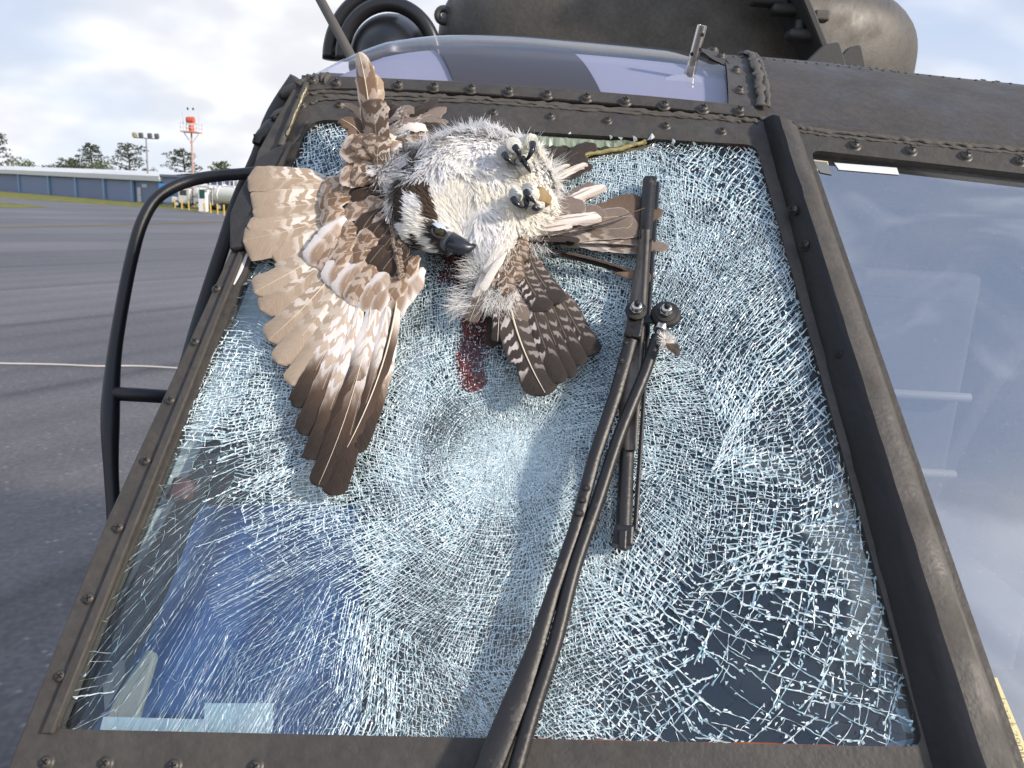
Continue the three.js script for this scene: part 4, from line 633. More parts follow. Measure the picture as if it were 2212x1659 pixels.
{ // cockpit seen through the panes, and the fuselage round it (world metres)
  const W = (name, g, m) => part(name, local(g), m, heli), bl = P(121, 1581).applyMatrix4(FRAME), br = P(1998, 1621).applyMatrix4(FRAME);
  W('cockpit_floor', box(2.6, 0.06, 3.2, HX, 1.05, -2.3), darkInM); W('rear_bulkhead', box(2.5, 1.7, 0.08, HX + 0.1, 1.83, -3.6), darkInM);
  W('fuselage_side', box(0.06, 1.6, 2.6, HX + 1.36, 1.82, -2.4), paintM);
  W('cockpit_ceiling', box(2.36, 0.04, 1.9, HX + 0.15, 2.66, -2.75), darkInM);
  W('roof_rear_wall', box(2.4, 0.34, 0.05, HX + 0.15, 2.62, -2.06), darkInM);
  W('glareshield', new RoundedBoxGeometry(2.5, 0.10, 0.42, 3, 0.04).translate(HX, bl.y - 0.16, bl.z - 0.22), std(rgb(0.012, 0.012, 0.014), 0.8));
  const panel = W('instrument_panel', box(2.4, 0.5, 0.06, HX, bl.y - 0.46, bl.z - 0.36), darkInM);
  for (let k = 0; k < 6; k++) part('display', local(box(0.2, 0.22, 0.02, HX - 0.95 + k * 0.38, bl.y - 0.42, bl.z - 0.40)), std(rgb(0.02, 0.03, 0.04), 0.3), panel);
  // pilot's door: lower skin, sill, posts, pale inner trim
  const dz = bl.z - 0.1, dx = bl.x - 0.06;
  W('door_skin', box(0.05, 0.95, 2.6, dx - 0.03, 1.48, dz - 1.35), paintM);
  W('door_trim', box(0.03, 0.30, 1.1, dx + 0.03, 1.86, dz - 0.62), std(rgb(0.4, 0.4, 0.37), 0.7));
  W('door_post', box(0.06, 1.0, 0.16, dx + 0.02, 2.4, dz - 1.9), darkInM);
  const inner = (name, pts, w, th, m) => part(name, plate(rounded(pts.map(([x, y]) => P(x, y, w)), 0.006), th, w - th, 0.003), m, heli);
  const edgePlateM = std(rgb(0.84, 0.86, 0.87), 0.7);  // pale plates added to stand in for bright sky reflection along the left edge
  inner('added_edge_plate', [[556, 566], [630, 590], [572, 730], [500, 890], [440, 1020], [378, 1140], [318, 1240], [262, 1330], [238, 1330], [332, 1104], [446, 834]], -0.046, 0.012, edgePlateM);
  inner('added_edge_plate', [[318, 1400], [336, 1412], [284, 1590], [206, 1590], [250, 1500]], -0.046, 0.012, std(rgb(0.42, 0.37, 0.31), 0.7));
  inner('cockpit_pillar', [[500, 872], [522, 880], [452, 1030], [400, 1150], [330, 1300], [232, 1452], [150, 1575], [118, 1560], [190, 1410], [290, 1240], [372, 1090], [440, 950]], -0.030, 0.012, std(rgb(0.006, 0.006, 0.007), 0.5));
  part('red_handle', tube([P(402, 1040, -0.03), P(384, 1082, -0.03)], 0.016, { seg: 6, sides: 8, straight: true, lump: 0.2 }), std(rgb(0.12, 0.02, 0.015), 0.5), heli);
  // added blue sheet behind the lower corner, imitating a blue reflection in the glass
  const cl = []; for (let j = 0; j <= 14; j++) { const t = j / 14, r = []; for (let i = 0; i <= 20; i++) { const q = i / 20, x = mix(mix(430, 185, t) + 25 * Math.sin(t * 3.1), 780, q), y = mix(1090, 1600, t); r.push(P(x, y, -0.07 - 0.03 * q - 0.012 * Math.sin(q * 15 + t * 3) - 0.02 * t)); } cl.push(r); }
  part('blue_reflection_sheet', sheet(cl), std(rgb(0.06, 0.115, 0.30), 0.8), heli);
  const tl = P(640, 262).applyMatrix4(FRAME), side = (t) => [new V3(mix(bl.x, bl.x + 0.04, t) - 0.02, mix(bl.y, 1.95, t) - 0.02, mix(bl.z - 0.03, -3.56, t)), new V3(mix(tl.x, bl.x + 0.1, t) - 0.01, mix(tl.y, 2.68, t), mix(tl.z - 0.03, -3.56, t))].map((p) => p.applyMatrix4(UNFRAME));
  part('door_window', sheet([0, 0.25, 0.5, 0.75, 1].map(side)), std(rgb(0.015, 0.018, 0.022), 0.15), heli);
  for (const t of [0.42, 0.98]) part('door_window_post', tube(side(t), 0.022, { seg: 2, sides: 8, straight: true }), paintM, heli);
  part('door_window_rail', tube([0, 0.5, 1].map((t) => side(t)[1]), 0.025, { seg: 6, sides: 8, straight: true }), paintM, heli);
  // seats, centre console, window wiring
  for (const sx of [-0.02, 1.72]) { const s = new THREE.Group(); s.name = numbered('pilot_seat'); heli.add(s); const add = (n, g, m) => part(n, local(g), m, s); add('seat_back', new RoundedBoxGeometry(0.5, 0.95, 0.12, 3, 0.05).rotateX(-0.15).translate(sx, 2.0, -2.35), std(rgb(0.05, 0.055, 0.05), 0.9)); add('headrest', new RoundedBoxGeometry(0.3, 0.22, 0.1, 3, 0.04).translate(sx, 2.6, -2.42), std(rgb(0.04, 0.04, 0.04), 0.9)); add('cushion', new RoundedBoxGeometry(0.5, 0.12, 0.5, 3, 0.05).translate(sx, 1.55, -2.1), std(rgb(0.05, 0.055, 0.05), 0.9)); }
  W('centre_console', new RoundedBoxGeometry(0.42, 0.75, 1.3, 2, 0.03).translate(HX + 0.1, 1.45, -2.2), grayInM);
  const rack = W('avionics_rack', new RoundedBoxGeometry(0.30, 0.9, 0.12, 2, 0.02).translate(0.98, 2.05, -1.95), std(rgb(0.13, 0.135, 0.14), 0.7));
  for (let k = 0; k < 3; k++) part('rack_bar', local(new THREE.CylinderGeometry(0.012, 0.012, 0.3, 8).rotateZ(Math.PI / 2).translate(0.98, 1.8 + k * 0.2, -1.86)), std(rgb(0.5, 0.5, 0.5), 0.5), rack);
  W('harness_strap', tube([new V3(1.5, 2.35, -2.2), new V3(1.3, 2.2, -2.05), new V3(1.08, 1.85, -1.9)], 0.03, { seg: 12, sides: 6, flat: 0.4 }), std(rgb(0.05, 0.05, 0.055), 0.9));
  for (const y of [637, 1035]) part('heater_wire', tube([P(1860 + (y - 637) * 0.32, y, -0.008), P(2300, y + 30, -0.008)], 0.0006, { seg: 4, sides: 4, straight: true }), std(rgb(0.1, 0.11, 0.13), 0.6), heli);
  // nose, belly and wheels
  const nose = []; for (let j = 0; j <= 8; j++) { const t = j / 8, row = []; for (let i = 0; i <= 16; i++) { const s = i / 16 * 2 - 1; row.push(new V3(HX + s * (1.36 - 0.16 * t), mix(bl.y - 0.075, 0.85, t), bl.z + 0.05 + 0.12 * Math.sin(t * 2.2) - 0.35 * t - 0.5 * Math.pow(Math.abs(s), 3)).applyMatrix4(UNFRAME)); } nose.push(row); }
  part('nose_skin', sheet(nose), paintM, heli);
  W('belly', new RoundedBoxGeometry(2.6, 0.5, 3.2, 3, 0.15).translate(HX, 0.85, -2.4), paintM);
  for (const s of [-1, 1]) { const w = W('main_wheel', new THREE.CylinderGeometry(0.33, 0.33, 0.22, 28).rotateZ(Math.PI / 2).translate(HX + s * 1.3, 0.33, -2.9), std(rgb(0.02, 0.02, 0.02), 0.8)); part('wheel_hub', local(new THREE.CylinderGeometry(0.15, 0.15, 0.24, 16).rotateZ(Math.PI / 2).translate(HX + s * 1.3, 0.33, -2.9)), grayInM, w); W('landing_strut', tube([new V3(HX + s * 1.3, 0.33, -2.9), new V3(HX + s * 1.1, 1.0, -2.6)], 0.06, { seg: 2, sides: 10, straight: true }), paintM); }
}
{ // windshield wiper
  const wip = new THREE.Group(); wip.name = 'wiper'; heli.add(wip);
  const add = (n, g, m) => part(n, g, m, wip), PP = (a, w) => a.map(([x, y]) => P(x, y, w));
  // blade: rail, holder plate, rubber
  add('blade_rail', plate(rounded(PP([[1393, 386], [1418, 387], [1405, 560], [1396, 700], [1386, 860], [1369, 980], [1365, 1160], [1331, 1160], [1343, 980], [1352, 860], [1366, 700], [1382, 560]], 0.012), 0.003), 0.008, 0.010, 0.003), wornM);
  add('blade_spine', tube(PP([[1402, 388], [1397, 450], [1393, 520]], 0.020), 0.0088, { seg: 20, sides: 10, flat: 0.7 }), wornM);
  add('blade_spine', tube(PP([[1354, 972], [1350, 1060], [1346, 1148]], 0.019), 0.0088, { seg: 20, sides: 10, flat: 0.7 }), wornM);
  add('blade_rubber', plate(PP([[1412, 400], [1424, 400], [1404, 700], [1393, 880], [1376, 1150], [1366, 1150], [1386, 860]], 0.004), 0.012, 0.001, 0.002), blackM);
  add('end_clip', plate(rounded(PP([[1327, 1136], [1369, 1139], [1366, 1184], [1322, 1178]], 0.016), 0.003), 0.022, 0.004, 0.003), blackM);
  add('end_tab', plate(PP([[1336, 1146], [1354, 1148], [1352, 1190], [1334, 1186]], 0.024), 0.010, 0.020, 0.002), wornM);
  add('end_clip', plate(rounded(PP([[1391, 384], [1420, 385], [1416, 408], [1389, 406]], 0.016), 0.003), 0.016, 0.006, 0.003), blackM);
  // trough shaped holder with a lifted left lip
  const tr = []; for (let k = 0; k <= 24; k++) { const t = k / 24, y = mix(496, 972, t), xl = mix(1379, 1338, sstep(0, 0.75, t)) - 3 * Math.sin(t * 3.1), xr = mix(1404, 1377, t); tr.push([P(xl, y, 0.014), P(xl + 2, y, 0.022), P(mix(xl, xr, 0.5), y, 0.027), P(xr - 9, y, 0.026), P(xr - 8, y, 0.031), P(xr, y, 0.031), P(xr, y, 0.014)]); }
  add('blade_holder', sheet(tr), plateM);
  // arm: a folded channel widening downwards, and the parallel rod
  const arm = []; [[1374, 690, 16], [1362, 740, 15], [1331, 850, 15], [1285, 986, 15], [1243, 1142, 15], [1195, 1280, 15.5], [1154, 1410, 21], [1113, 1520, 30], [1076, 1610, 32], [1030, 1720, 34]].forEach(([x, y, h], i) => { const z = [0.034, 0.032, 0.030, 0.029, 0.029, 0.030, 0.031, 0.033, 0.036, 0.040][i]; arm.push([P(x - h, y - 2, z - 0.012), P(x - h, y, z), P(x - h * 0.8, y, z + 0.004), P(x, y, z + 0.006), P(x + h * 0.8, y, z + 0.003), P(x + h, y, z), P(x + h, y, z - 0.013)]); });
  arm[0].forEach((p) => p.z -= 0.0);
  const armF = []; for (let k = 0; k < arm.length - 1; k++) for (let s = 0; s < 3; s++) armF.push(arm[k].map((p, i) => p.clone().lerp(arm[k + 1][i], s / 3))); armF.push(arm[arm.length - 1]); armF.shift();
  add('wiper_arm', sheet(armF), wornM);
  const rod = [[1420, 726, 0.034], [1395, 800, 0.032], [1340, 935, 0.030], [1290, 1085, 0.029], [1240, 1230, 0.029], [1196, 1400, 0.030], [1150, 1540, 0.032], [1098, 1720, 0.036]].map(([x, y, w]) => P(x, y, w));
  add('parallel_rod', tube(rod, (t) => 0.0072 + 0.0012 * t, { seg: 50, sides: 12 }), wornM);
  add('rod_end_thread', tube([P(1437, 684, 0.034), P(1428, 706, 0.034), P(1421, 724, 0.034)], 0.0042, { seg: 20, sides: 10, lump: 0.15 }), steelM);
  add('rod_clamp', tube([P(1431, 700, 0.034), P(1424, 716, 0.034)], 0.0088, { seg: 4, sides: 6, straight: true }), steelM);
  add('pivot_link', plate(rounded(PP([[1366, 682], [1440, 683], [1440, 699], [1366, 700]], 0.032), 0.003), 0.007, 0.029, 0.002), blackM);
  add('arm_head', plate(rounded(PP([[1358, 664], [1376, 656], [1394, 668], [1392, 690], [1384, 736], [1346, 730], [1354, 700]], 0.035), 0.006), 0.010, 0.032, 0.003), wornM);
  for (const [x, y, w] of [[1374, 669, 0.043], [1438, 674, 0.040]]) {
    const nut = add('pivot_nut', new THREE.CylinderGeometry(0.0085, 0.0085, 0.009, 6).rotateX(Math.PI / 2), steelM); nut.position.copy(P(x, y, w + 0.005)); nut.rotation.z = rr(0, 1);
    const lat = (pts) => new THREE.LatheGeometry(pts.map((q) => new THREE.Vector2(...q)), 16).rotateX(Math.PI / 2);
    part('washer', lat([[0, 0], [0.0135, 0], [0.0135, -0.004], [0, -0.004]]), darkMetalM, nut); part('nut_collar', lat([[0, 0.012], [0.0055, 0.012], [0.0072, 0.009], [0.0072, 0.004]]), steelM, nut); part('bolt_end', lat([[0, 0.019], [0.0025, 0.0185], [0.0038, 0.016], [0.0038, 0.01]]), darkMetalM, nut);
  }
  add('eye_ring', new THREE.TorusGeometry(0.0135, 0.0058, 10, 24), darkMetalM).position.copy(P(1438, 680, 0.037));
  for (const [x, y] of [[1366, 733], [1359, 752]]) { }
  for (const [x, y, s] of [[1352, 740, 1], [1342, 778, 1], [1266, 1054, 1.15], [1258, 1080, 1.15], [1250, 1108, 1.4]]) { const m = add('arm_rivet', screwG, wornM); m.position.copy(P(x, y, y < 800 ? 0.0378 : 0.0352)); m.scale.setScalar(s * 0.5); }
  for (const [x, y] of [[1369, 704], [1361, 722]]) { const m = add('arm_hole', new THREE.CircleGeometry(0.0035, 12), slotM); m.position.copy(P(x, y, 0.0425)); }
  const pv = P(1010, 1790, 0.05); add('wiper_spindle', new THREE.CylinderGeometry(0.03, 0.035, 0.1, 20).rotateX(Math.PI / 2).translate(pv.x, pv.y, 0.045), wornM);
}
// ------------------------------------------------------------------ the osprey
const bird = thing('osprey', 'dead brown and white osprey sprawled upside down on the broken windshield', 'bird');
bird.position.copy(ORG); bird.quaternion.setFromRotationMatrix(FRAME);
const Z1 = (x, y) => [x * 0.2811 + 493.7, y * 0.2811 + 82.3], Z2 = (x, y) => [x * 0.3638 + 493.7, y * 0.3638 + 493.7], Z3 = (x, y) => [x * 0.3802 + 987.5, y * 0.3802 + 246.9], Z8 = (x, y) => [x * 0.1323 + 850.3, y * 0.1323 + 356.6];
// feather pigments: u across (0.5 is the shaft), v from base to tip
const barb = (x, y) => { const s = Math.abs(x - 0.5); return 16 * (noise(s * 8, (y - s * 0.22) * 190, 0, 61) - 0.5) + 12 * (fbm(x * 5, y * 9, 0, 3, 62) - 0.5); };
const shaft = (x, y, c, s, k = 0.02) => { const w = k * 0.55 * (1.15 - y); return Math.abs(x - 0.5) < w ? c.map((e, i) => mix(e, s[i], 0.6)) : c; };
const plus = (c, n) => [c[0] + n, c[1] + n, c[2] + n], blend = (a, b, t) => a.map((v, i) => mix(v, b[i], t));
const bars = (x, y, f, skew, ph, wob) => 0.5 + 0.5 * Math.sin((y * f - Math.abs(x - 0.5) * skew + ph + wob * (fbm(x * 6, y * 10, 0, 3, 63) - 0.5)) * 6.283);
const feT = {
  tan: (x, y) => { const b = sstep(0.42, 0.7, bars(x, y, 6, 0.7, 0.1, 1.2)) * sstep(0.80, 0.55, y) * (0.25 + 0.75 * sstep(0.35, 0.6, x)); return blend([174, 154, 133], [236, 225, 213], b * 0.9); },
  tan2: (x, y) => { const b = sstep(0.38, 0.66, bars(x, y, 6, -0.5, 0.4, 1.1)) * sstep(0.72, 0.5, y) * (x < 0.5 ? 1 : 0.5); return blend([182, 162, 141], [242, 233, 222], b * 0.95); },
  primary: (x, y) => { const d = sstep(0.36, 0.66, y + 0.12 * (fbm(x * 7, y * 8, 0, 3, 64) - 0.5) + 0.12 * (x - 0.5)), b = sstep(0.5, 0.72, bars(x, y, 8, 0.4, 0.2, 1.6)) * sstep(0.8, 0.25, Math.abs(x - 0.3) * 1.4); return blend(blend([246, 238, 231], [196, 172, 150], b * 0.8), blend([80, 60, 45], [48, 36, 28], sstep(0.6, 0.9, y)), d); },
  primary2: (x, y) => { const d = sstep(0.48, 0.74, y + 0.12 * (fbm(x * 5, y * 8, 0, 3, 65) - 0.5) - 0.1 * (x - 0.5)), b = sstep(0.45, 0.7, bars(x, y, 7, -0.4, 0.6, 1.6)); return blend(blend([246, 238, 232], [200, 176, 152], b * 0.75), blend([84, 64, 48], [44, 34, 27], sstep(0.7, 0.95, y)), d); },
  lead: (x, y) => { const d = sstep(0.22, 0.45, y), k = sstep(0.5, 0.56, x); return blend(blend([230, 218, 208], [150, 122, 98], d), [66, 50, 40], Math.max(0.9 * k, d * 0.85)); },
  covert: (x, y) => { const e = Math.max(sstep(0.30, 0.44, Math.abs(x - 0.5)), sstep(0.82, 0.93, y + 0.05 * (fbm(x * 9, y * 9, 0, 3, 66) - 0.5))), b = sstep(0.5, 0.75, bars(x, y, 2.6, 0.8, 0.1, 0.9)); return blend(blend([150, 122, 98], [232, 218, 206], b * 0.6), [236, 222, 208], e * 0.75); },
  covert2: (x, y) => { const e = Math.max(sstep(0.34, 0.46, Math.abs(x - 0.5)), sstep(0.86, 0.95, y)), b = sstep(0.55, 0.8, bars(x, y, 2.2, -0.8, 0.5, 1)); return blend(blend([126, 99, 77], [220, 204, 190], b * 0.55), [236, 222, 208], e * 0.8); },
  palecov: (x, y) => { const blob = sstep(0.32, 0.12, Math.hypot((x - 0.42) * 0.9, (y - 0.72) * 0.8)), b2 = sstep(0.2, 0.08, Math.abs(y - 0.35)) * 0.7; return blend([240, 232, 226], [168, 142, 120], Math.max(blob, b2 * sstep(0.62, 0.4, x))); },
  dcovert: (x, y) => { const e = Math.max(sstep(0.42, 0.49, Math.abs(x - 0.5)), sstep(0.93, 0.98, y)) * 0.7; return blend([64, 47, 36], [205, 185, 165], e); },
  spot: (x, y) => { const b = sstep(0.62, 0.85, bars(x, y, 8, 0.5, 0.3, 1.0)) * sstep(0.86, 0.7, y) * sstep(0.04, 0.14, Math.abs(x - 0.5)) * sstep(0.5, 0.38, Math.abs(x - 0.5)) * (x > 0.5 ? 1 : 0.55); return blend(blend([84, 72, 64], [50, 42, 38], sstep(0.2, 0.8, y)), [214, 204, 198], b); },
  barred: (x, y) => blend([112, 92, 76], [214, 200, 186], Math.min(1, sstep(0.52, 0.86, bars(x, y, 2.9, 0.55, 0.3, 1.3)) * sstep(0.96, 0.8, y) * (x < 0.5 ? 0.6 : 0.95) + 0.7 * sstep(0.94, 0.99, y))),
  pale: (x, y) => blend([236, 226, 216], [150, 134, 122], sstep(0.55, 0.75, fbm(x * 7 + 3, y * 3, 0, 3, 67)) * 0.9 + 0.5 * sstep(0.3, 0.5, x - 0.2) * sstep(0.4, 0.8, y)),
  gray: (x, y) => { const b = sstep(0.5, 0.8, bars(x, y, 4, 1.4, 0.2, 1.6)) * sstep(0.75, 0.4, y); return blend(blend([222, 212, 204], [124, 110, 100], sstep(0.18, 0.5, y)), [232, 224, 218], Math.max(b * 0.8, 0.6 * sstep(0.45, 0.5, Math.abs(x - 0.5)))); },
  brown: (x, y) => blend([132, 108, 88], [98, 80, 66], sstep(0.2, 0.9, y)),
  dark: (x, y) => blend([86, 70, 60], [48, 38, 32], sstep(0.1, 0.5, y)),
  white: (x, y) => [240, 232, 222],
};
const feM = {};
for (const [k, f] of Object.entries(feT)) { const sh = { dark: [150, 130, 112], spot: [206, 192, 176], brown: [170, 148, 126] }[k] ?? [236, 222, 200]; feM[k] = new THREE.MeshPhysicalMaterial({ map: tex(96, 384, (x, y) => plus(shaft(x, y, f(x, y), sh, k === 'white' ? 0 : 0.022), barb(x, y))), bumpMap: feM.bump ??= tex(96, 384, (x, y) => gray(128 + 6 * barb(x, y)), false), bumpScale: 0.0006, roughness: 0.86, transmission: 0.16, thickness: 0, side: THREE.DoubleSide }); }
delete feM.bump;
const shaftM = std(rgb(0.72, 0.62, 0.48), 0.45), darkShaftM = std(rgb(0.16, 0.11, 0.08), 0.5);
const pxw = (x, y, dx, dy, w) => P(x + dx / 2, y + dy / 2, w).distanceTo(P(x - dx / 2, y - dy / 2, w));
function feather(name, type, b, t, width0, o = {}) {
  const width = width0 * (o.k ?? (/secondary/.test(name) ? 1.42 : /primary/.test(name) ? 1.4 : 1.2));
  const { wb = 0.02, wt = 0.008, bend = 0, arch = 0.004, jag = 0.07, roll = 0, left = 1, right = 1, rachis = 0, blunt = 1, stem = 0.3, tear = 0.03, curl = 0, seg = 22 } = o;
  const A = P(b[0], b[1], wb), B = P(t[0], t[1], wt), ax = B.clone().sub(A), L = ax.length(), d = ax.clone().divideScalar(L), px = t[0] - b[0], py = t[1] - b[1], pl = Math.hypot(px, py);
  const hw = pxw((b[0] + t[0]) / 2, (b[1] + t[1]) / 2, -py / pl * width, px / pl * width, (wb + wt) / 2) / 2, n = new V3(0, 0, 1), side = new V3().crossVectors(d, n).normalize(), nn = new V3().crossVectors(side, d).normalize();
  const mb = new MB(), ss = [-1, -0.72, -0.36, 0, 0.36, 0.72, 1], rEnd = Math.max(0.5, 1 - hw / L * 0.95 * blunt), rows = [], mid = [];
  let jl = 1, jr = 1, tl = 0, tr2 = 0;
  for (let j = 0; j <= seg; j++) {
    const q = j / seg, f = q < 0.7 ? q / 0.7 * rEnd : rEnd + (1 - rEnd) * Math.sin((q - 0.7) / 0.3 * Math.PI / 2), prof = (stem + (1 - stem) * sstep(0, 0.32, f)) * (f > rEnd ? Math.sqrt(Math.max(0, 1 - ((f - rEnd) / (1 - rEnd)) ** 2)) : 1);
    const c = A.clone().addScaledVector(d, L * f).addScaledVector(side, bend * L * 4 * f * (1 - f)).addScaledVector(nn, arch * 4 * f * (1 - f) + curl * f * f * f); mid.push(c);
    jl = 1 - jag * rnd(); jr = 1 - jag * rnd(); if (tear && rnd() < tear) tl = 0.25 + 0.5 * rnd(); else tl *= 0.4; if (tear && rnd() < tear) tr2 = 0.25 + 0.5 * rnd(); else tr2 *= 0.4;
    rows.push(ss.map((s) => { const k = s < 0 ? left * (Math.abs(s) > 0.9 ? jl - tl : 1) : right * (s > 0.9 ? jr - tr2 : 1), e = s * hw * prof * k, p = c.clone().addScaledVector(side, e).addScaledVector(d, Math.abs(e) * 0.30 * (f < rEnd ? 1 : (1 - f) / (1 - rEnd))).addScaledVector(nn, -0.16 * hw * s * s + roll * e + (j % 2 ? 0.0003 : -0.0003) * Math.abs(s)); return mb.v(p.x - A.x, p.y - A.y, p.z - A.z, null, 0.5 + s * 0.5, f); }));
  }
  for (let j = 0; j < seg; j++) for (let i = 0; i < 6; i++) mb.quad(rows[j][i], rows[j][i + 1], rows[j + 1][i + 1], rows[j + 1][i]);
  const m = part(name, mb.geo(), feM[type], bird); m.position.copy(A);
  if (rachis) part('rachis', tube(mid.slice(0, Math.ceil(seg * 0.94)).map((p) => p.clone().sub(A).addScaledVector(nn, 0.0006)), (s) => rachis * (1 - 0.8 * s), { seg: 16, sides: 5 }), type === 'dark' ? darkShaftM : shaftM, m);
  return m;
}
{ // spread wing
  const F = (n, t, b, tip, w, o) => feather(n, t, b, tip, w, o), S = 'secondary_feather', Q = 'primary_feather';
  const lay = (k) => ({ wb: 0.018 + k * 0.0011, wt: 0.011 + k * 0.0010 });
  F(S, 'tan', Z1(860, 1120), Z1(146, 1070), 40, { ...lay(0), bend: -0.03, wt: 0.030, blunt: 0.7, jag: 0.07, arch: 0.01 });
  F(S, 'tan2', Z1(860, 1180), Z1(166, 1200), 42, { ...lay(1), wt: 0.028, blunt: 0.6, jag: 0.09, roll: 0.15, arch: 0.008 });
  F(S, 'tan', Z1(870, 1250), Z1(182, 1330), 52, { ...lay(2), wt: 0.026, blunt: 0.7, jag: 0.05, bend: -0.02 });
  F(S, 'tan', Z1(900, 1360), Z1(108, 1560), 58, { ...lay(3), wt: 0.024, blunt: 0.55, jag: 0.05, bend: -0.04, rachis: 0.0006 });
  F(S, 'tan2', Z1(900, 1400), Z1(275, 1640), 50, { ...lay(4), wt: 0.022, blunt: 0.8 });
  F(S, 'tan2', Z2(700, 40), Z2(150, 380), 58, { ...lay(5), wt: 0.020, bend: -0.05, rachis: 0.0009, blunt: 0.9 });
  F(S, 'tan', Z2(700, 170), Z2(235, 665), 50, { ...lay(6), bend: -0.05, rachis: 0.0008 });
  F(S, 'tan', Z2(690, 100), Z2(185, 480), 40, { ...lay(5.5), wt: 0.019, bend: -0.05 });
  F(S, 'tan2', Z2(720, 230), Z2(290, 800), 44, { ...lay(6.5), bend: -0.05 });
  F(Q, 'primary2', Z2(740, 320), Z2(395, 1060), 38, { ...lay(7.5), bend: -0.04 });
  F(S, 'tan2', Z1(880, 1320), Z1(140, 1440), 40, { ...lay(2.5), wt: 0.025, bend: -0.03 });
  F(S, 'tan2', Z2(760, 290), Z2(372, 930), 44, { ...lay(7), bend: -0.04 });
  F(Q, 'primary2', Z2(740, 330), Z2(440, 1225), 40, { ...lay(8), bend: -0.04, jag: 0.09 });
  F(Q, 'primary2', Z2(790, 400), Z2(486, 1370), 34, { ...lay(9), bend: -0.035, blunt: 0.35, jag: 0.1 });
  F(Q, 'primary', Z2(850, 420), Z2(532, 1530), 42, { ...lay(10), bend: -0.045, jag: 0.08, rachis: 0.0006 });
  F(Q, 'primary', Z2(880, 420), Z2(612, 1585), 38, { ...lay(9.5), bend: -0.03, jag: 0.06 });
  F(Q, 'primary', Z2(900, 380), Z2(574, 1300), 44, { ...lay(11.2), bend: -0.04, tear: 0.1, jag: 0.1 });
  F(Q, 'primary', Z2(945, 380), Z2(698, 1338), 46, { ...lay(12.5), bend: -0.05, left: 1.1, right: 0.6 });
  F(Q, 'lead', Z2(1010, 330), Z2(700, 1310), 26, { ...lay(13.5), bend: -0.055, left: 0.9, right: 0.5, rachis: 0.0014, blunt: 2 });
  F(Q, 'dark', Z2(1030, 300), Z2(720, 1250), 18, { ...lay(12), bend: -0.065, left: 0.5, right: 0.7, blunt: 2 });
  // coverts, row over row
  const row = (type, tips, db, w, k, o = {}) => tips.forEach((q, i) => { const t = q, b = [q[0] + db[0] * rr(0.85, 1.15), q[1] + db[1] * rr(0.85, 1.15)]; feather('covert_feather', Array.isArray(type) ? type[i % type.length] : type, b, t, w * rr(0.9, 1.15), { wb: 0.018 + k * 0.0011 + 0.006, wt: 0.013 + k * 0.0011 + rr(0, 0.0015), arch: 0.005, jag: 0.1, blunt: 0.9, bend: rr(-0.05, 0.05), seg: 10, ...o }); });
  row(['palecov', 'covert', 'palecov'], [Z2(480, 215), Z2(560, 255), Z2(600, 345), Z2(660, 405), Z2(720, 455), Z2(790, 490), Z2(850, 510), Z2(910, 505), Z2(955, 520)], [58, -88], 42, 13);
  row(['palecov', 'covert'], [Z2(545, 170), Z2(620, 270), Z2(690, 340), Z2(760, 400), Z2(840, 430), Z2(920, 440), Z2(985, 450)], [56, -80], 40, 15);
  row(['covert', 'covert2'], [Z1(700, 1165), Z1(690, 1260), Z1(698, 1380), Z1(770, 1500), Z1(745, 1610), Z2(590, 90), Z2(585, 180)], [64, -14], 44, 15);
  row(['covert2', 'covert'], [Z1(850, 1040), Z1(800, 1130), Z1(880, 1240), Z1(865, 1360), Z1(965, 1500), Z1(960, 1610), Z2(680, 170)], [64, -16], 42, 17.5);
  row(['covert', 'covert2', 'dcovert'], [Z1(870, 1060), Z1(940, 1130), Z1(900, 1230), Z1(990, 1330), Z1(1110, 1260), Z1(1150, 1360), Z1(1010, 1440)], [62, -20], 40, 20);
  row(['dcovert', 'covert2'], [Z2(770, 60), Z2(760, 150), Z2(800, 255), Z2(860, 190), Z2(880, 305), Z2(930, 240), Z2(975, 315), Z2(1005, 330), Z2(900, 90)], [46, -62], 40, 19);
  row('dcovert', [Z1(1060, 1240), Z1(1130, 1180), Z1(1160, 1300), Z1(1180, 1430), Z1(1210, 1540), Z1(1160, 1580), Z1(1240, 1640), Z2(840, 80), Z2(900, 160), Z2(950, 100), Z2(985, 200)], [34, -46], 34, 22);
  for (let k = 0; k < 26; k++) { const t = k / 25, x = mix(1225, 1330, Math.min(1, t * 1.3)) + rr(-30, 40), y = mix(1130, 1720, t); feather('covert_feather', k % 3 ? 'dcovert' : 'barred', Z1(x - rr(-10, 25), y - 85), Z1(x, y), rr(13, 20), { wb: 0.050, wt: 0.042, arch: 0.004, seg: 8, jag: 0.08 }); }
  for (let k = 0; k < 12; k++) { const y = mix(1500, 1850, k / 11), x = mix(1260, 1330, k / 11); feather('covert_feather', 'barred', Z1(x - 20, y - 60), Z1(x + rr(0, 26), y), rr(12, 17), { wb: 0.05, wt: 0.042, seg: 8 }); }
}
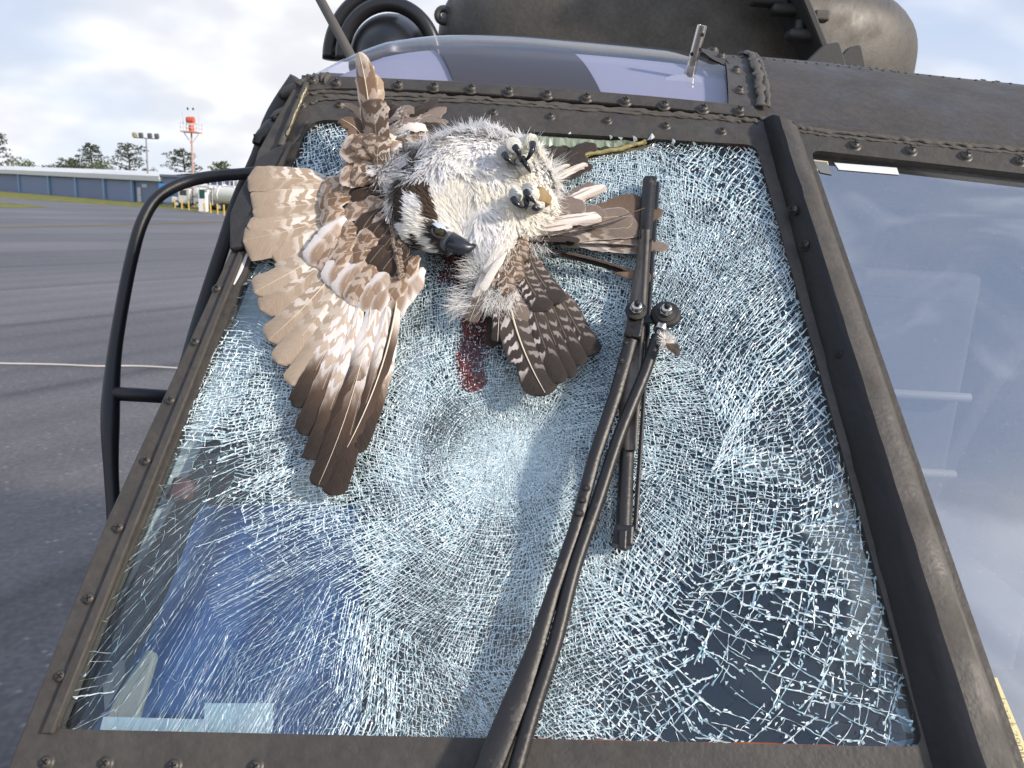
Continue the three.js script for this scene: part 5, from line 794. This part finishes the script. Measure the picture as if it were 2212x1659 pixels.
{ // broken feathers standing up off the wing's bend
  const F = feather, n = 'secondary_feather';
  F(n, 'covert', Z1(1090, 900), Z1(1000, 105), 44, { wb: 0.045, wt: 0.135, bend: 0.045, tear: 0.28, jag: 0.2, rachis: 0.0017, left: 0.8, right: 1.05, roll: 0.3, blunt: 2 });
  F(n, 'tan', Z1(1120, 860), Z1(1075, 250), 40, { wb: 0.04, wt: 0.10, bend: 0.02, tear: 0.12, jag: 0.12, roll: -0.3, blunt: 1.3 });
  F(n, 'barred', Z1(1140, 950), Z1(1100, 455), 46, { wb: 0.055, wt: 0.105, bend: 0.03, jag: 0.1, roll: 0.4, tear: 0.05 });
  F(n, 'covert2', Z1(1140, 960), Z1(1175, 500), 30, { wb: 0.055, wt: 0.09, bend: -0.03, jag: 0.12 });
  F(n, 'brown', Z1(1080, 900), Z1(855, 620), 34, { wb: 0.045, wt: 0.085, bend: 0.14, tear: 0.3, jag: 0.25, rachis: 0.0014 });
  F(n, 'tan', Z1(1060, 900), Z1(870, 500), 20, { wb: 0.045, wt: 0.07, bend: 0.22, tear: 0.35, jag: 0.3 });
  F(n, 'covert', Z1(1150, 980), Z1(900, 760), 42, { wb: 0.055, wt: 0.07, bend: -0.06, tear: 0.15, roll: 0.3 });
  F(n, 'barred', Z1(1180, 960), Z1(985, 740), 40, { wb: 0.06, wt: 0.075, jag: 0.12 });
  F(n, 'barred', Z1(1190, 960), Z1(1090, 730), 40, { wb: 0.062, wt: 0.08, jag: 0.12, bend: 0.06 });
  F(n, 'barred', Z1(1150, 1000), Z1(1200, 740), 34, { wb: 0.06, wt: 0.08, bend: -0.08 });
  F(n, 'covert', Z1(1120, 1080), Z1(860, 1010), 44, { wb: 0.05, wt: 0.052 });
  F(n, 'barred', Z1(1150, 1080), Z1(935, 1020), 40, { wb: 0.052, wt: 0.055, jag: 0.15 });
  F('down_feather', 'white', Z1(1100, 640), Z1(1160, 395), 8, { wb: 0.08, wt: 0.1, bend: -0.1, tear: 0.3, jag: 0.3 });
  F('down_feather', 'white', Z1(1060, 470), Z1(1105, 325), 6, { wb: 0.08, wt: 0.1, bend: -0.2 });
  // torn dark bunch beside the breast
  for (const [b, t, w, ty, o] of [[[1190, 720], [1690, 640], 26, 'gray', { bend: 0.06 }], [[1190, 700], [1675, 530], 34, 'gray', { bend: 0.16, tear: 0.25 }], [[1200, 680], [1610, 465], 26, 'dark', { bend: 0.14, tear: 0.35 }], [[1190, 660], [1340, 520], 26, 'dark', { tear: 0.4 }], [[1180, 640], [1260, 480], 24, 'dark', { tear: 0.4 }], [[1200, 760], [1560, 700], 26, 'white', {}], [[1250, 830], [1645, 765], 24, 'barred', { tear: 0.1 }], [[1220, 850], [1500, 790], 26, 'barred', {}], [[1200, 780], [1480, 640], 34, 'gray', { tear: 0.25 }], [[1210, 660], [1480, 560], 30, 'gray', { tear: 0.2 }], [[1330, 690], [1700, 690], 22, 'dark', { bend: 0.1, tear: 0.3 }], [[1240, 900], [1460, 800], 30, 'white', {}], [[1220, 940], [1330, 800], 36, 'palecov', {}], [[1230, 980], [1260, 700], 40, 'white', {}]])
    feather('scapular_feather', ty, Z1(...b), Z1(...t), w, { wb: 0.045, wt: rr(0.04, 0.065), jag: 0.35, arch: 0.012, seg: 24, tear: 0.3, blunt: 2.2, k: 0.95, ...o });
}
{ // folded wing on the other side and the tail
  const F = feather, Q = 'primary_feather';
  F(Q, 'dark', Z3(230, 900), Z3(196, 1320), 22, { wb: 0.012, wt: 0.008 });
  F(Q, 'dark', Z3(240, 920), Z3(225, 1310), 20, { wb: 0.013, wt: 0.009, bend: 0.03 });
  [[[560, 960], [785, 1365], 50], [[500, 900], [705, 1425], 44], [[450, 880], [650, 1495], 42], [[400, 880], [590, 1525], 42]].forEach(([b, t, w], k) => F(Q, 'spot', Z3(...b), Z3(...t), w, { wb: 0.018 + 0.003 * k, wt: 0.010 + 0.0035 * k, bend: 0.05, jag: 0.06, arch: 0.006, k: 1.02, roll: -0.12 }));
  F(Q, 'spot', Z3(285, 1000), Z3(505, 1592), 72, { wb: 0.030, wt: 0.018, bend: 0.05, rachis: 0.0017, jag: 0.06, left: 1.05, right: 0.95, k: 1.12 });
  F(Q, 'spot', Z3(400, 760), Z3(585, 1070), 38, { wb: 0.034, wt: 0.030, bend: 0.08 }); F(Q, 'spot', Z3(350, 820), Z3(512, 1115), 34, { wb: 0.036, wt: 0.032, bend: 0.06 });
  F(Q, 'spot', Z3(330, 880), Z3(470, 1120), 34, { wb: 0.034, wt: 0.028 }); F(Q, 'gray', Z3(300, 960), Z3(400, 1200), 40, { wb: 0.032, wt: 0.026, jag: 0.2, tear: 0.15 });
  F('covert_feather', 'gray', Z3(215, 860), Z3(70, 1178), 30, { wb: 0.036, wt: 0.022, rachis: 0.001 }); F('covert_feather', 'spot', Z3(255, 900), Z3(230, 1292), 24, { wb: 0.034, wt: 0.022, rachis: 0.0008 });
  F('covert_feather', 'white', Z3(260, 700), Z3(100, 1050), 16, { wb: 0.045, wt: 0.03, rachis: 0.001 });
  for (const [b, t, w] of [[[350, 700], [360, 840], 34], [[310, 760], [330, 900], 36], [[300, 830], [350, 950], 34], [[270, 880], [290, 1030], 34], [[330, 640], [390, 790], 30], [[290, 660], [300, 830], 32], [[250, 740], [270, 960], 30], [[220, 800], [245, 1000], 28]]) F('covert_feather', 'barred', Z3(...b), Z3(...t), w, { wb: 0.05, wt: 0.042, seg: 10 });
  for (const [b, t, w] of [[[200, 560], [150, 760], 26], [[240, 570], [210, 790], 28], [[280, 580], [250, 800], 28], [[180, 600], [165, 830], 26], [[320, 600], [290, 790], 26], [[300, 700], [160, 900], 18], [[280, 780], [140, 1000], 16]]) F('covert_feather', 'white', Z3(...b), Z3(...t), w, { wb: 0.055, wt: 0.046, seg: 10, jag: 0.15 });
  // tail fan towards the wiper, tips caught under the blade
  const T = 'tail_feather';
  F(T, 'brown', Z3(560, 700), Z3(1170, 540), 40, { wb: 0.020, wt: 0.012, bend: 0.05, jag: 0.2, tear: 0.2, blunt: 2.6 }); F(T, 'brown', Z3(520, 660), Z3(1060, 480), 44, { wb: 0.024, wt: 0.014, bend: 0.02, jag: 0.15, tear: 0.08 });
  F(T, 'gray', Z3(560, 720), Z3(1205, 748), 30, { wb: 0.022, wt: 0.010, bend: 0.02, blunt: 3, tear: 0.15, jag: 0.15 }); F(T, 'gray', Z3(480, 680), Z3(1040, 628), 44, { wb: 0.027, wt: 0.020, jag: 0.08 });
  F(T, 'gray', Z3(420, 640), Z3(1000, 580), 40, { wb: 0.032, wt: 0.024, jag: 0.1, rachis: 0.0008 }); F(T, 'gray', Z3(400, 660), Z3(850, 560), 46, { wb: 0.036, wt: 0.030, jag: 0.12 });
  F(T, 'pale', Z3(430, 600), Z3(848, 405), 26, { wb: 0.036, wt: 0.030, jag: 0.2, tear: 0.2, blunt: 2 }); F(T, 'gray', Z3(430, 610), Z3(800, 400), 36, { wb: 0.03, wt: 0.024, tear: 0.1 }); F(T, 'gray', Z3(420, 640), Z3(715, 490), 40, { wb: 0.042, wt: 0.036 });
  F(T, 'pale', Z3(420, 650), Z3(820, 585), 26, { wb: 0.043, wt: 0.038 }); F(T, 'dark', Z3(400, 705), Z3(1072, 530), 12, { wb: 0.040, wt: 0.045, bend: 0.05, roll: 1.4, rachis: 0.0011, blunt: 3 });
  F(T, 'dark', Z3(395, 715), Z3(698, 712), 20, { wb: 0.042, wt: 0.04, roll: 0.5 }); F(T, 'dark', Z3(395, 725), Z3(690, 745), 18, { wb: 0.036, wt: 0.034, roll: 0.4 }); F(T, 'dark', Z3(560, 740), Z3(1010, 745), 10, { wb: 0.02, wt: 0.018, roll: 1 });
  F(T, 'dark', Z3(520, 765), Z3(985, 885), 12, { wb: 0.026, wt: 0.014, roll: 0.8, rachis: 0.001 }); F(T, 'dark', Z3(520, 780), Z3(960, 900), 10, { wb: 0.022, wt: 0.012 }); F(T, 'brown', Z3(900, 900), Z3(1115, 935), 16, { wb: 0.014, wt: 0.012 });
  // feathers driven through the hole at the top edge
  for (const [b, t, w, ty, z] of [[[430, 380], [785, 165], 34, 'dark', 0], [[450, 400], [735, 240], 30, 'dark', 0.004], [[440, 330], [620, 150], 36, 'dark', -0.01], [[420, 300], [545, 140], 34, 'dark', -0.015], [[460, 420], [765, 285], 24, 'dark', 0.008], [[500, 400], [740, 280], 14, 'pale', 0.012], [[470, 380], [640, 285], 9, 'pale', 0.014], [[400, 250], [490, 130], 22, 'pale', -0.01]]) F('scapular_feather', ty, Z3(...b), Z3(...t), w, { wb: 0.012 + z, wt: 0.002 + z, tear: 0.25, jag: 0.2, rachis: ty === 'dark' ? 0 : 0.0012 });
}
// body as one surface
const sq = (x, y, w, r) => [...P(x, y, w).toArray(), r];
const chain = [
  [sq(1005, 385, 0.040, 0.066), sq(1075, 405, 0.040, 0.060)], [sq(1005, 385, 0.040, 0.064), sq(1035, 340, 0.030, 0.044)], [sq(985, 375, 0.040, 0.058), sq(925, 372, 0.035, 0.034)], [sq(960, 400, 0.05, 0.058), sq(925, 440, 0.05, 0.044)],
  [sq(925, 440, 0.05, 0.042), sq(928, 486, 0.045, 0.036)], [sq(928, 486, 0.045, 0.035), sq(962, 514, 0.044, 0.020)], [sq(1075, 395, 0.045, 0.06), sq(1130, 440, 0.035, 0.042)], [sq(1090, 470, 0.035, 0.046), sq(1062, 520, 0.032, 0.030)], [sq(1062, 520, 0.032, 0.03), sq(1075, 590, 0.03, 0.022)],
  [sq(860, 382, 0.04, 0.026), sq(838, 385, 0.042, 0.018)], [sq(1112, 346, 0.045, 0.028), sq(1080, 372, 0.045, 0.046)], [sq(1150, 400, 0.03, 0.03), sq(1110, 400, 0.045, 0.045)], [sq(1000, 420, 0.05, 0.06), sq(1040, 460, 0.045, 0.045)], [sq(835, 345, 0.03, 0.013), sq(900, 355, 0.03, 0.02)],
];
function sdf(x, y, z) { let acc = 0; const K = 90; for (const [a, b] of chain) { const dx = b[0] - a[0], dy = b[1] - a[1], dz = b[2] - a[2], t = clamp(((x - a[0]) * dx + (y - a[1]) * dy + (z - a[2]) * dz) / (dx * dx + dy * dy + dz * dz + 1e-9)); const d = Math.hypot(x - a[0] - dx * t, y - a[1] - dy * t, (z - a[2] - dz * t) * 1.5) - mix(a[3], b[3], t) * 0.93; acc += Math.exp(-K * d); } return -Math.log(acc) / K; }
const bodyGeo = (() => {
  const N = 84, c = P(990, 400, 0.05), h = 0.26, mc = new MarchingCubes(N, paintM, false, false, 120000); mc.isolation = 0;
  for (let k = 0; k < N; k++) for (let j = 0; j < N; j++) for (let i = 0; i < N; i++) mc.field[i + j * N + k * N * N] = -sdf(c.x + ((i - N / 2) / (N / 2)) * h, c.y + ((j - N / 2) / (N / 2)) * h, c.z + ((k - N / 2) / (N / 2)) * h);
  mc.update(); const n = mc.count ?? mc.geometry.drawRange.count, g = new THREE.BufferGeometry();
  g.setAttribute('position', new THREE.Float32BufferAttribute(mc.positionArray.slice(0, n * 3), 3)); g.scale(h, h, h).translate(c.x, c.y, c.z);
  const m = mergeVertices(g, 1e-5); m.computeVertexNormals(); return m;
})();
const polyOf = (f, pts) => pts.map(([x, y]) => P(...f(x, y), 0.06));
const stripe = polyOf(Z8, [[250, 420], [300, 350], [540, 330], [680, 440], [660, 690], [760, 900], [800, 1010], [620, 1010], [560, 860], [480, 700], [330, 650], [240, 540]]);
const crown = polyOf(Z8, [[340, 1130], [500, 1260], [760, 1300], [900, 1240], [930, 1330], [880, 1440], [700, 1560], [480, 1480], [360, 1340], [280, 1220]]);
const lore = polyOf(Z8, [[600, 1040], [760, 1030], [900, 1060], [960, 1160], [940, 1300], [760, 1290], [620, 1180]]);
const darkEdge = polyOf(Z1, [[1300, 900], [1400, 880], [1420, 1100], [1380, 1250], [1360, 1450], [1290, 1420], [1310, 1150]]);
const bodyColor = (u, v) => {
  const wob = 0.006 * (fbm(u * 60, v * 60, 0, 2, 91) - 0.5), x = u + wob, y = v - wob;
  if (inPoly(x, y, stripe)) return [0.085, 0.05, 0.032]; if (inPoly(x, y, crown)) return rnd() < 0.3 ? [0.5, 0.4, 0.28] : [0.03, 0.023, 0.02]; if (inPoly(x, y, lore)) return [0.09, 0.07, 0.055]; if (inPoly(x, y, darkEdge)) return [0.06, 0.042, 0.032];
  const a = fbm(u * 22 + 4, v * 22 + 9, 0, 3, 92); return a > 0.56 ? [0.97, 0.94, 0.87] : a < 0.38 ? [0.95, 0.94, 0.94] : [0.97, 0.96, 0.94];
};
{
  const p = bodyGeo.attributes.position, col = new Float32Array(p.count * 3);
  for (let i = 0; i < p.count; i++) { const c = bodyColor(p.getX(i), p.getY(i)); col.set(c, i * 3); }
  bodyGeo.setAttribute('color', new THREE.BufferAttribute(col, 3));
  part('body', bodyGeo, std(rgb(1, 1, 1), 0.95, { vertexColors: true }), bird);
  // plumage: small soft blades lying over the body
  const mb = new MB(), idx = bodyGeo.index, nrm = bodyGeo.attributes.normal, beak = P(1000, 530, 0.04), tri = [], cum = []; let tot = 0;
  for (let i = 0; i < idx.count; i += 3) { const A = new V3().fromBufferAttribute(p, idx.getX(i)), B = new V3().fromBufferAttribute(p, idx.getX(i + 1)), C = new V3().fromBufferAttribute(p, idx.getX(i + 2)); tot += B.clone().sub(A).cross(C.clone().sub(A)).length(); tri.push([A, B, C, new V3().fromBufferAttribute(nrm, idx.getX(i))]); cum.push(tot); }
  const pick = () => { const r = rnd() * tot; let a = 0, b = cum.length - 1; while (a < b) { const m = (a + b) >> 1; cum[m] < r ? a = m + 1 : b = m; } return tri[a]; };
  const blade = (o, n, d, len, wid, lift, c, split) => {
    const s = new V3().crossVectors(d, n).normalize(), k0 = mb.p.length / 3;
    for (let j = 0; j <= 3; j++) { const t = j / 3, c0 = o.clone().addScaledVector(d, len * t).addScaledVector(n, 0.0004 + lift * len * t + 0.05 * len * t * t), w = wid * [0.5, 1, 0.75, 0.12][j] * 0.5, cc = c.map((q) => q * (0.92 + 0.1 * t)); mb.v(c0.x - s.x * w, c0.y - s.y * w, c0.z - s.z * w, cc); mb.v(c0.x + s.x * w, c0.y + s.y * w, c0.z + s.z * w, cc); }
    for (let j = 0; j < 3; j++) mb.quad(k0 + 2 * j, k0 + 2 * j + 1, k0 + 2 * j + 3, k0 + 2 * j + 2);
  };
  for (let i = 0; i < 38000; i++) {
    const [A, B, C, N] = pick(); let r1 = rnd(), r2 = rnd(); if (r1 + r2 > 1) { r1 = 1 - r1; r2 = 1 - r2; }
    const o = A.clone().addScaledVector(B.clone().sub(A), r1).addScaledVector(C.clone().sub(A), r2); if (N.z < -0.3) continue;
    const head = dist2(o.x, o.y, P(935, 490, 0.045)) < 0.062, nz = fbm(o.x * 18 + 3, o.y * 18 + 3, 0, 3, 95) - 0.5;
    let d = head ? new V3(o.x - beak.x, o.y - beak.y, 0).normalize().add(new V3(nz, 0.15, 0)) : new V3(Math.cos(nz * 7 - 1.2), Math.sin(nz * 7 - 1.2) - 0.35, 0.1); if (head && o.y < P(940, 505, 0.045).y) d.y += 0.1;
    d.addScaledVector(N, -d.dot(N)).normalize(); d.add(new V3(rr(-0.25, 0.25), rr(-0.25, 0.25), rr(-0.1, 0.1))).normalize();
    const c = bodyColor(o.x, o.y), q = rr(0.86, 1.08), dk = c[0] < 0.2;
    if (!head && rnd() < 0.10) { for (let k = 0; k < 3; k++) blade(o, N, d.clone().add(new V3(rr(-0.5, 0.5), rr(-0.5, 0.5), rr(-0.1, 0.3))).normalize(), rr(0.012, 0.026), rr(0.0005, 0.0011), rr(0.15, 0.6), c.map((e) => e * q)); }
    else blade(o, N, d, head ? rr(0.006, dk ? 0.017 : 0.012) : rr(0.016, 0.034), head ? rr(0.0009, 0.0019) : rr(0.003, 0.0085), head ? 0.08 : rr(-0.03, 0.06), c.map((e) => e * q));
  }
  // loose fluff at the thighs and under the folded wing
  for (const [x, y, w, r, dx, dy, n] of [[1175, 375, 0.04, 0.02, 1, 0.15, 260], [1150, 445, 0.045, 0.025, 0.8, -0.4, 260], [1015, 650, 0.02, 0.02, -0.8, -0.6, 240], [1040, 590, 0.03, 0.018, -0.9, 0.1, 200], [1150, 520, 0.035, 0.02, 0.2, -0.9, 160], [1080, 640, 0.035, 0.02, 0.1, -1, 200], [1030, 318, 0.04, 0.025, 0.3, 0.9, 260], [955, 335, 0.04, 0.022, -0.4, 0.8, 120], [1120, 360, 0.06, 0.03, 0.8, 0.1, 240], [870, 400, 0.05, 0.018, -0.2, -0.9, 160], [1010, 470, 0.05, 0.02, 0.6, -0.8, 200]]) for (let k = 0; k < n * 2; k++) {
    const o = P(x, y, w).add(new V3(rr(-r, r), rr(-r, r), rr(-0.01, 0.01))), d = new V3(dx + rr(-0.7, 0.7), dy + rr(-0.7, 0.7), rr(-0.3, 0.5)).normalize(); blade(o, new V3(0, 0, 1), d, rr(0.010, 0.026), rr(0.0003, 0.0006), rr(-0.1, 0.3), [0.9 * rr(0.92, 1.05), 0.87, 0.83]);
  }
  const pl = part('plumage', mb.geo(), new THREE.MeshPhysicalMaterial({ color: rgb(1, 1, 1), vertexColors: true, roughness: 0.95, transmission: 0.34, thickness: 0, side: THREE.DoubleSide }), bird); pl.userData = { kind: 'stuff' };
  console.log('plumage tris', mb.i.length / 3);
}
{ // beak, eye, feet
  const lof = (secs) => { const rows = secs.map(([x, y, w, rx, rz]) => [x, y, w, rx, rz]); const b = new MB(), n = 12; rows.forEach(([x, y, w, r, rz], j) => { const c = P(x, y, w), a = P(rows[Math.max(0, j - 1)][0], rows[Math.max(0, j - 1)][1], 0.045), e = P(rows[Math.min(rows.length - 1, j + 1)][0], rows[Math.min(rows.length - 1, j + 1)][1], 0.045), d = e.sub(a).normalize(), s = new V3(-d.y, d.x, 0); for (let i = 0; i < n; i++) { const t = i / n * 6.283, p = c.clone().addScaledVector(s, Math.cos(t) * r).add(new V3(0, 0, Math.sin(t) * rz)); b.v(p.x, p.y, p.z); } }); for (let j = 0; j + 1 < rows.length; j++) for (let i = 0; i < n; i++) b.quad(j * n + i, j * n + (i + 1) % n, (j + 1) * n + (i + 1) % n, (j + 1) * n + i); const c = P(...rows[rows.length - 1].slice(0, 3)), m = b.v(c.x, c.y, c.z); for (let i = 0; i < n; i++) b.tri(m, (rows.length - 1) * n + (i + 1) % n, (rows.length - 1) * n + i); return b.geo(); };
  const bk = std(rgb(0.022, 0.025, 0.036), 0.32), cere = std(rgb(0.11, 0.12, 0.15), 0.5);
  const upper = part('beak', lof([[966, 520, 0.052, 0.0130, 0.011], [976, 524, 0.054, 0.0138, 0.0118], [988, 529, 0.055, 0.0130, 0.0108], [1000, 533, 0.055, 0.0108, 0.009], [1011, 535, 0.054, 0.0080, 0.007], [1020, 533, 0.053, 0.0046, 0.0045], [1025, 529, 0.052, 0.0028, 0.0028], [1028, 523, 0.051, 0.0008, 0.001]]), bk, bird);
  part('cere', lof([[958, 517, 0.052, 0.0125, 0.011], [964, 519, 0.0545, 0.0140, 0.0126], [970, 522, 0.055, 0.0146, 0.0126], [974, 524, 0.0545, 0.0138, 0.0112]]), cere, upper);
  part('lower_mandible', lof([[966, 500, 0.05, 0.0075, 0.009], [978, 506, 0.051, 0.0068, 0.008], [992, 514, 0.051, 0.0055, 0.006], [1006, 522, 0.051, 0.0030, 0.003]]), cere, bird);
  part('nostril', new THREE.SphereGeometry(0.0016, 8, 6).scale(1, 2, 0.6), slotM, upper).position.copy(P(978, 519, 0.0685));
  const e = P(949, 503, 0.072), eye = part('eye', new THREE.SphereGeometry(0.0072, 18, 12), std(rgb(0.03, 0.028, 0.012), 0.08), bird); eye.position.copy(e);
  const ir = part('iris', new THREE.TorusGeometry(0.0042, 0.0014, 6, 20).scale(1.2, 0.7, 0.5), std(rgb(0.055, 0.045, 0.008), 0.25), eye); ir.position.set(0.0005, 0.0005, 0.0058); ir.rotation.z = -0.5;
  const lid = part('eyelid', new THREE.SphereGeometry(0.0098, 20, 10, 0, 6.3, 0, 1.35).scale(1.25, 0.9, 0.9), std(rgb(0.46, 0.53, 0.66), 0.5), bird); lid.position.copy(P(948, 497, 0.0705)); lid.rotation.set(0.75, 0.25, -0.55);
  const brow = part('eye_rim', new THREE.TorusGeometry(0.0088, 0.0018, 6, 24).scale(1.25, 0.8, 0.6), std(rgb(0.035, 0.03, 0.028), 0.7), bird); brow.position.copy(P(949, 503, 0.0755)); brow.rotation.z = -0.5;
  const skin = std(rgb(0.62, 0.62, 0.57), 0.65, { bumpMap: tex(128, 128, (x, y) => gray(255 * Math.pow(Math.abs(Math.sin(x * 40) * Math.sin(y * 40)), 0.4)), false, 14), bumpScale: 0.0012 }), pad = std(rgb(0.30, 0.21, 0.10), 0.8), claw = std(rgb(0.018, 0.02, 0.027), 0.22);
  const foot = (toes, palm) => {
    const g = new THREE.Group(); g.name = numbered('foot'); bird.add(g);
    part('sole', tube(palm.map(([x, y, w]) => P(...Z3(x, y), w)), (t) => 0.012 * Math.pow(Math.max(0, 1 - Math.pow(2 * t - 1, 6)), 0.5) + 0.0003, { seg: 16, sides: 8, lump: 0.25 }), pad, g);
    for (const [pts, cl] of toes) { part('toe', tube(pts.map(([x, y, w]) => P(...Z3(x, y), w)), (t) => (0.0100 + 0.001 * Math.sin(t * 9)) * Math.pow(Math.max(0, 1 - Math.pow(2 * t - 1, 6)), 0.5) + 0.0003, { seg: 20, sides: 10, lump: 0.1 }), skin, g); part('claw', tube(cl.map(([x, y, w]) => P(...Z3(x, y), w)), (t) => 0.0044 * Math.pow(1 - t, 0.7) + 0.0004, { seg: 16, sides: 9 }), claw, g); }
  };
  foot([[[[300, 235, 0.098], [275, 222, 0.112], [262, 225, 0.118]], [[268, 228, 0.122], [285, 252, 0.124], [318, 280, 0.118], [354, 294, 0.106]]], [[[335, 225, 0.1], [318, 180, 0.122], [322, 172, 0.128]], [[328, 185, 0.132], [345, 210, 0.132], [357, 245, 0.122], [360, 272, 0.110]]], [[[360, 215, 0.096], [385, 170, 0.11], [415, 155, 0.116], [425, 160, 0.118]], [[428, 165, 0.122], [425, 205, 0.124], [405, 245, 0.118], [375, 270, 0.106]]], [[[360, 262, 0.094], [385, 290, 0.1], [392, 310, 0.102]], [[372, 252, 0.108], [388, 282, 0.112], [405, 310, 0.108], [420, 338, 0.098]]]], [[280, 250, 0.085], [325, 235, 0.095], [365, 225, 0.092]]);
  foot([[[[400, 480, 0.075], [345, 465, 0.09], [312, 465, 0.096]], [[318, 478, 0.1], [335, 505, 0.1], [362, 525, 0.096], [392, 535, 0.086]]], [[[440, 470, 0.078], [410, 440, 0.094], [392, 428, 0.1]], [[390, 440, 0.105], [405, 465, 0.106], [430, 490, 0.1], [452, 510, 0.09]]], [[[430, 490, 0.075], [405, 495, 0.085], [396, 490, 0.09]], [[394, 480, 0.095], [394, 505, 0.096], [392, 530, 0.09], [390, 552, 0.08]]], [[[470, 500, 0.07], [440, 520, 0.075], [430, 530, 0.078]], [[432, 522, 0.083], [445, 535, 0.082], [465, 538, 0.078], [485, 535, 0.07]]]], [[500, 490, 0.06], [460, 470, 0.078], [420, 465, 0.08]]);
}
{ // tuft caught on the wiper rod
  const t = thing('down_tuft', 'tuft of white down with one dark feather, stuck on the wiper rod', 'feather tuft'); t.position.copy(ORG); t.quaternion.setFromRotationMatrix(FRAME);
  const mb = new MB(), c = P(...Z3(1185, 1285), 0.045);
  for (let k = 0; k < 420; k++) { const d = new V3(rr(-0.5, 1), rr(-1, 0.6), rr(-0.5, 0.6)).normalize(), L = rr(0.006, 0.015), s = new V3(-d.y, d.x, 0).normalize().multiplyScalar(0.0005), a = c.clone().addScaledVector(d, -0.002), e = c.clone().addScaledVector(d, L), i = [a.clone().add(s), a.clone().sub(s), e.clone().addScaledVector(s, -0.2), e.clone().addScaledVector(s, 0.2)].map((p) => mb.v(p.x, p.y, p.z)); mb.quad(...i); }
  const f = part('down', mb.geo(), std(rgb(0.82, 0.77, 0.70), 0.95), t); f.userData = { kind: 'stuff' };
  const m = feather('body_feather', 'dark', Z3(1188, 1306), Z3(1266, 1366), 24, { wb: 0.058, wt: 0.044, jag: 0.2, tear: 0.2 }); t.add(m);
}
sun.position.copy(ORG).addScaledVector(SUN, 12); sun.target.position.copy(ORG); scene.add(sun, sun.target);
scene.add(camera);
renderer.render(scene, camera);
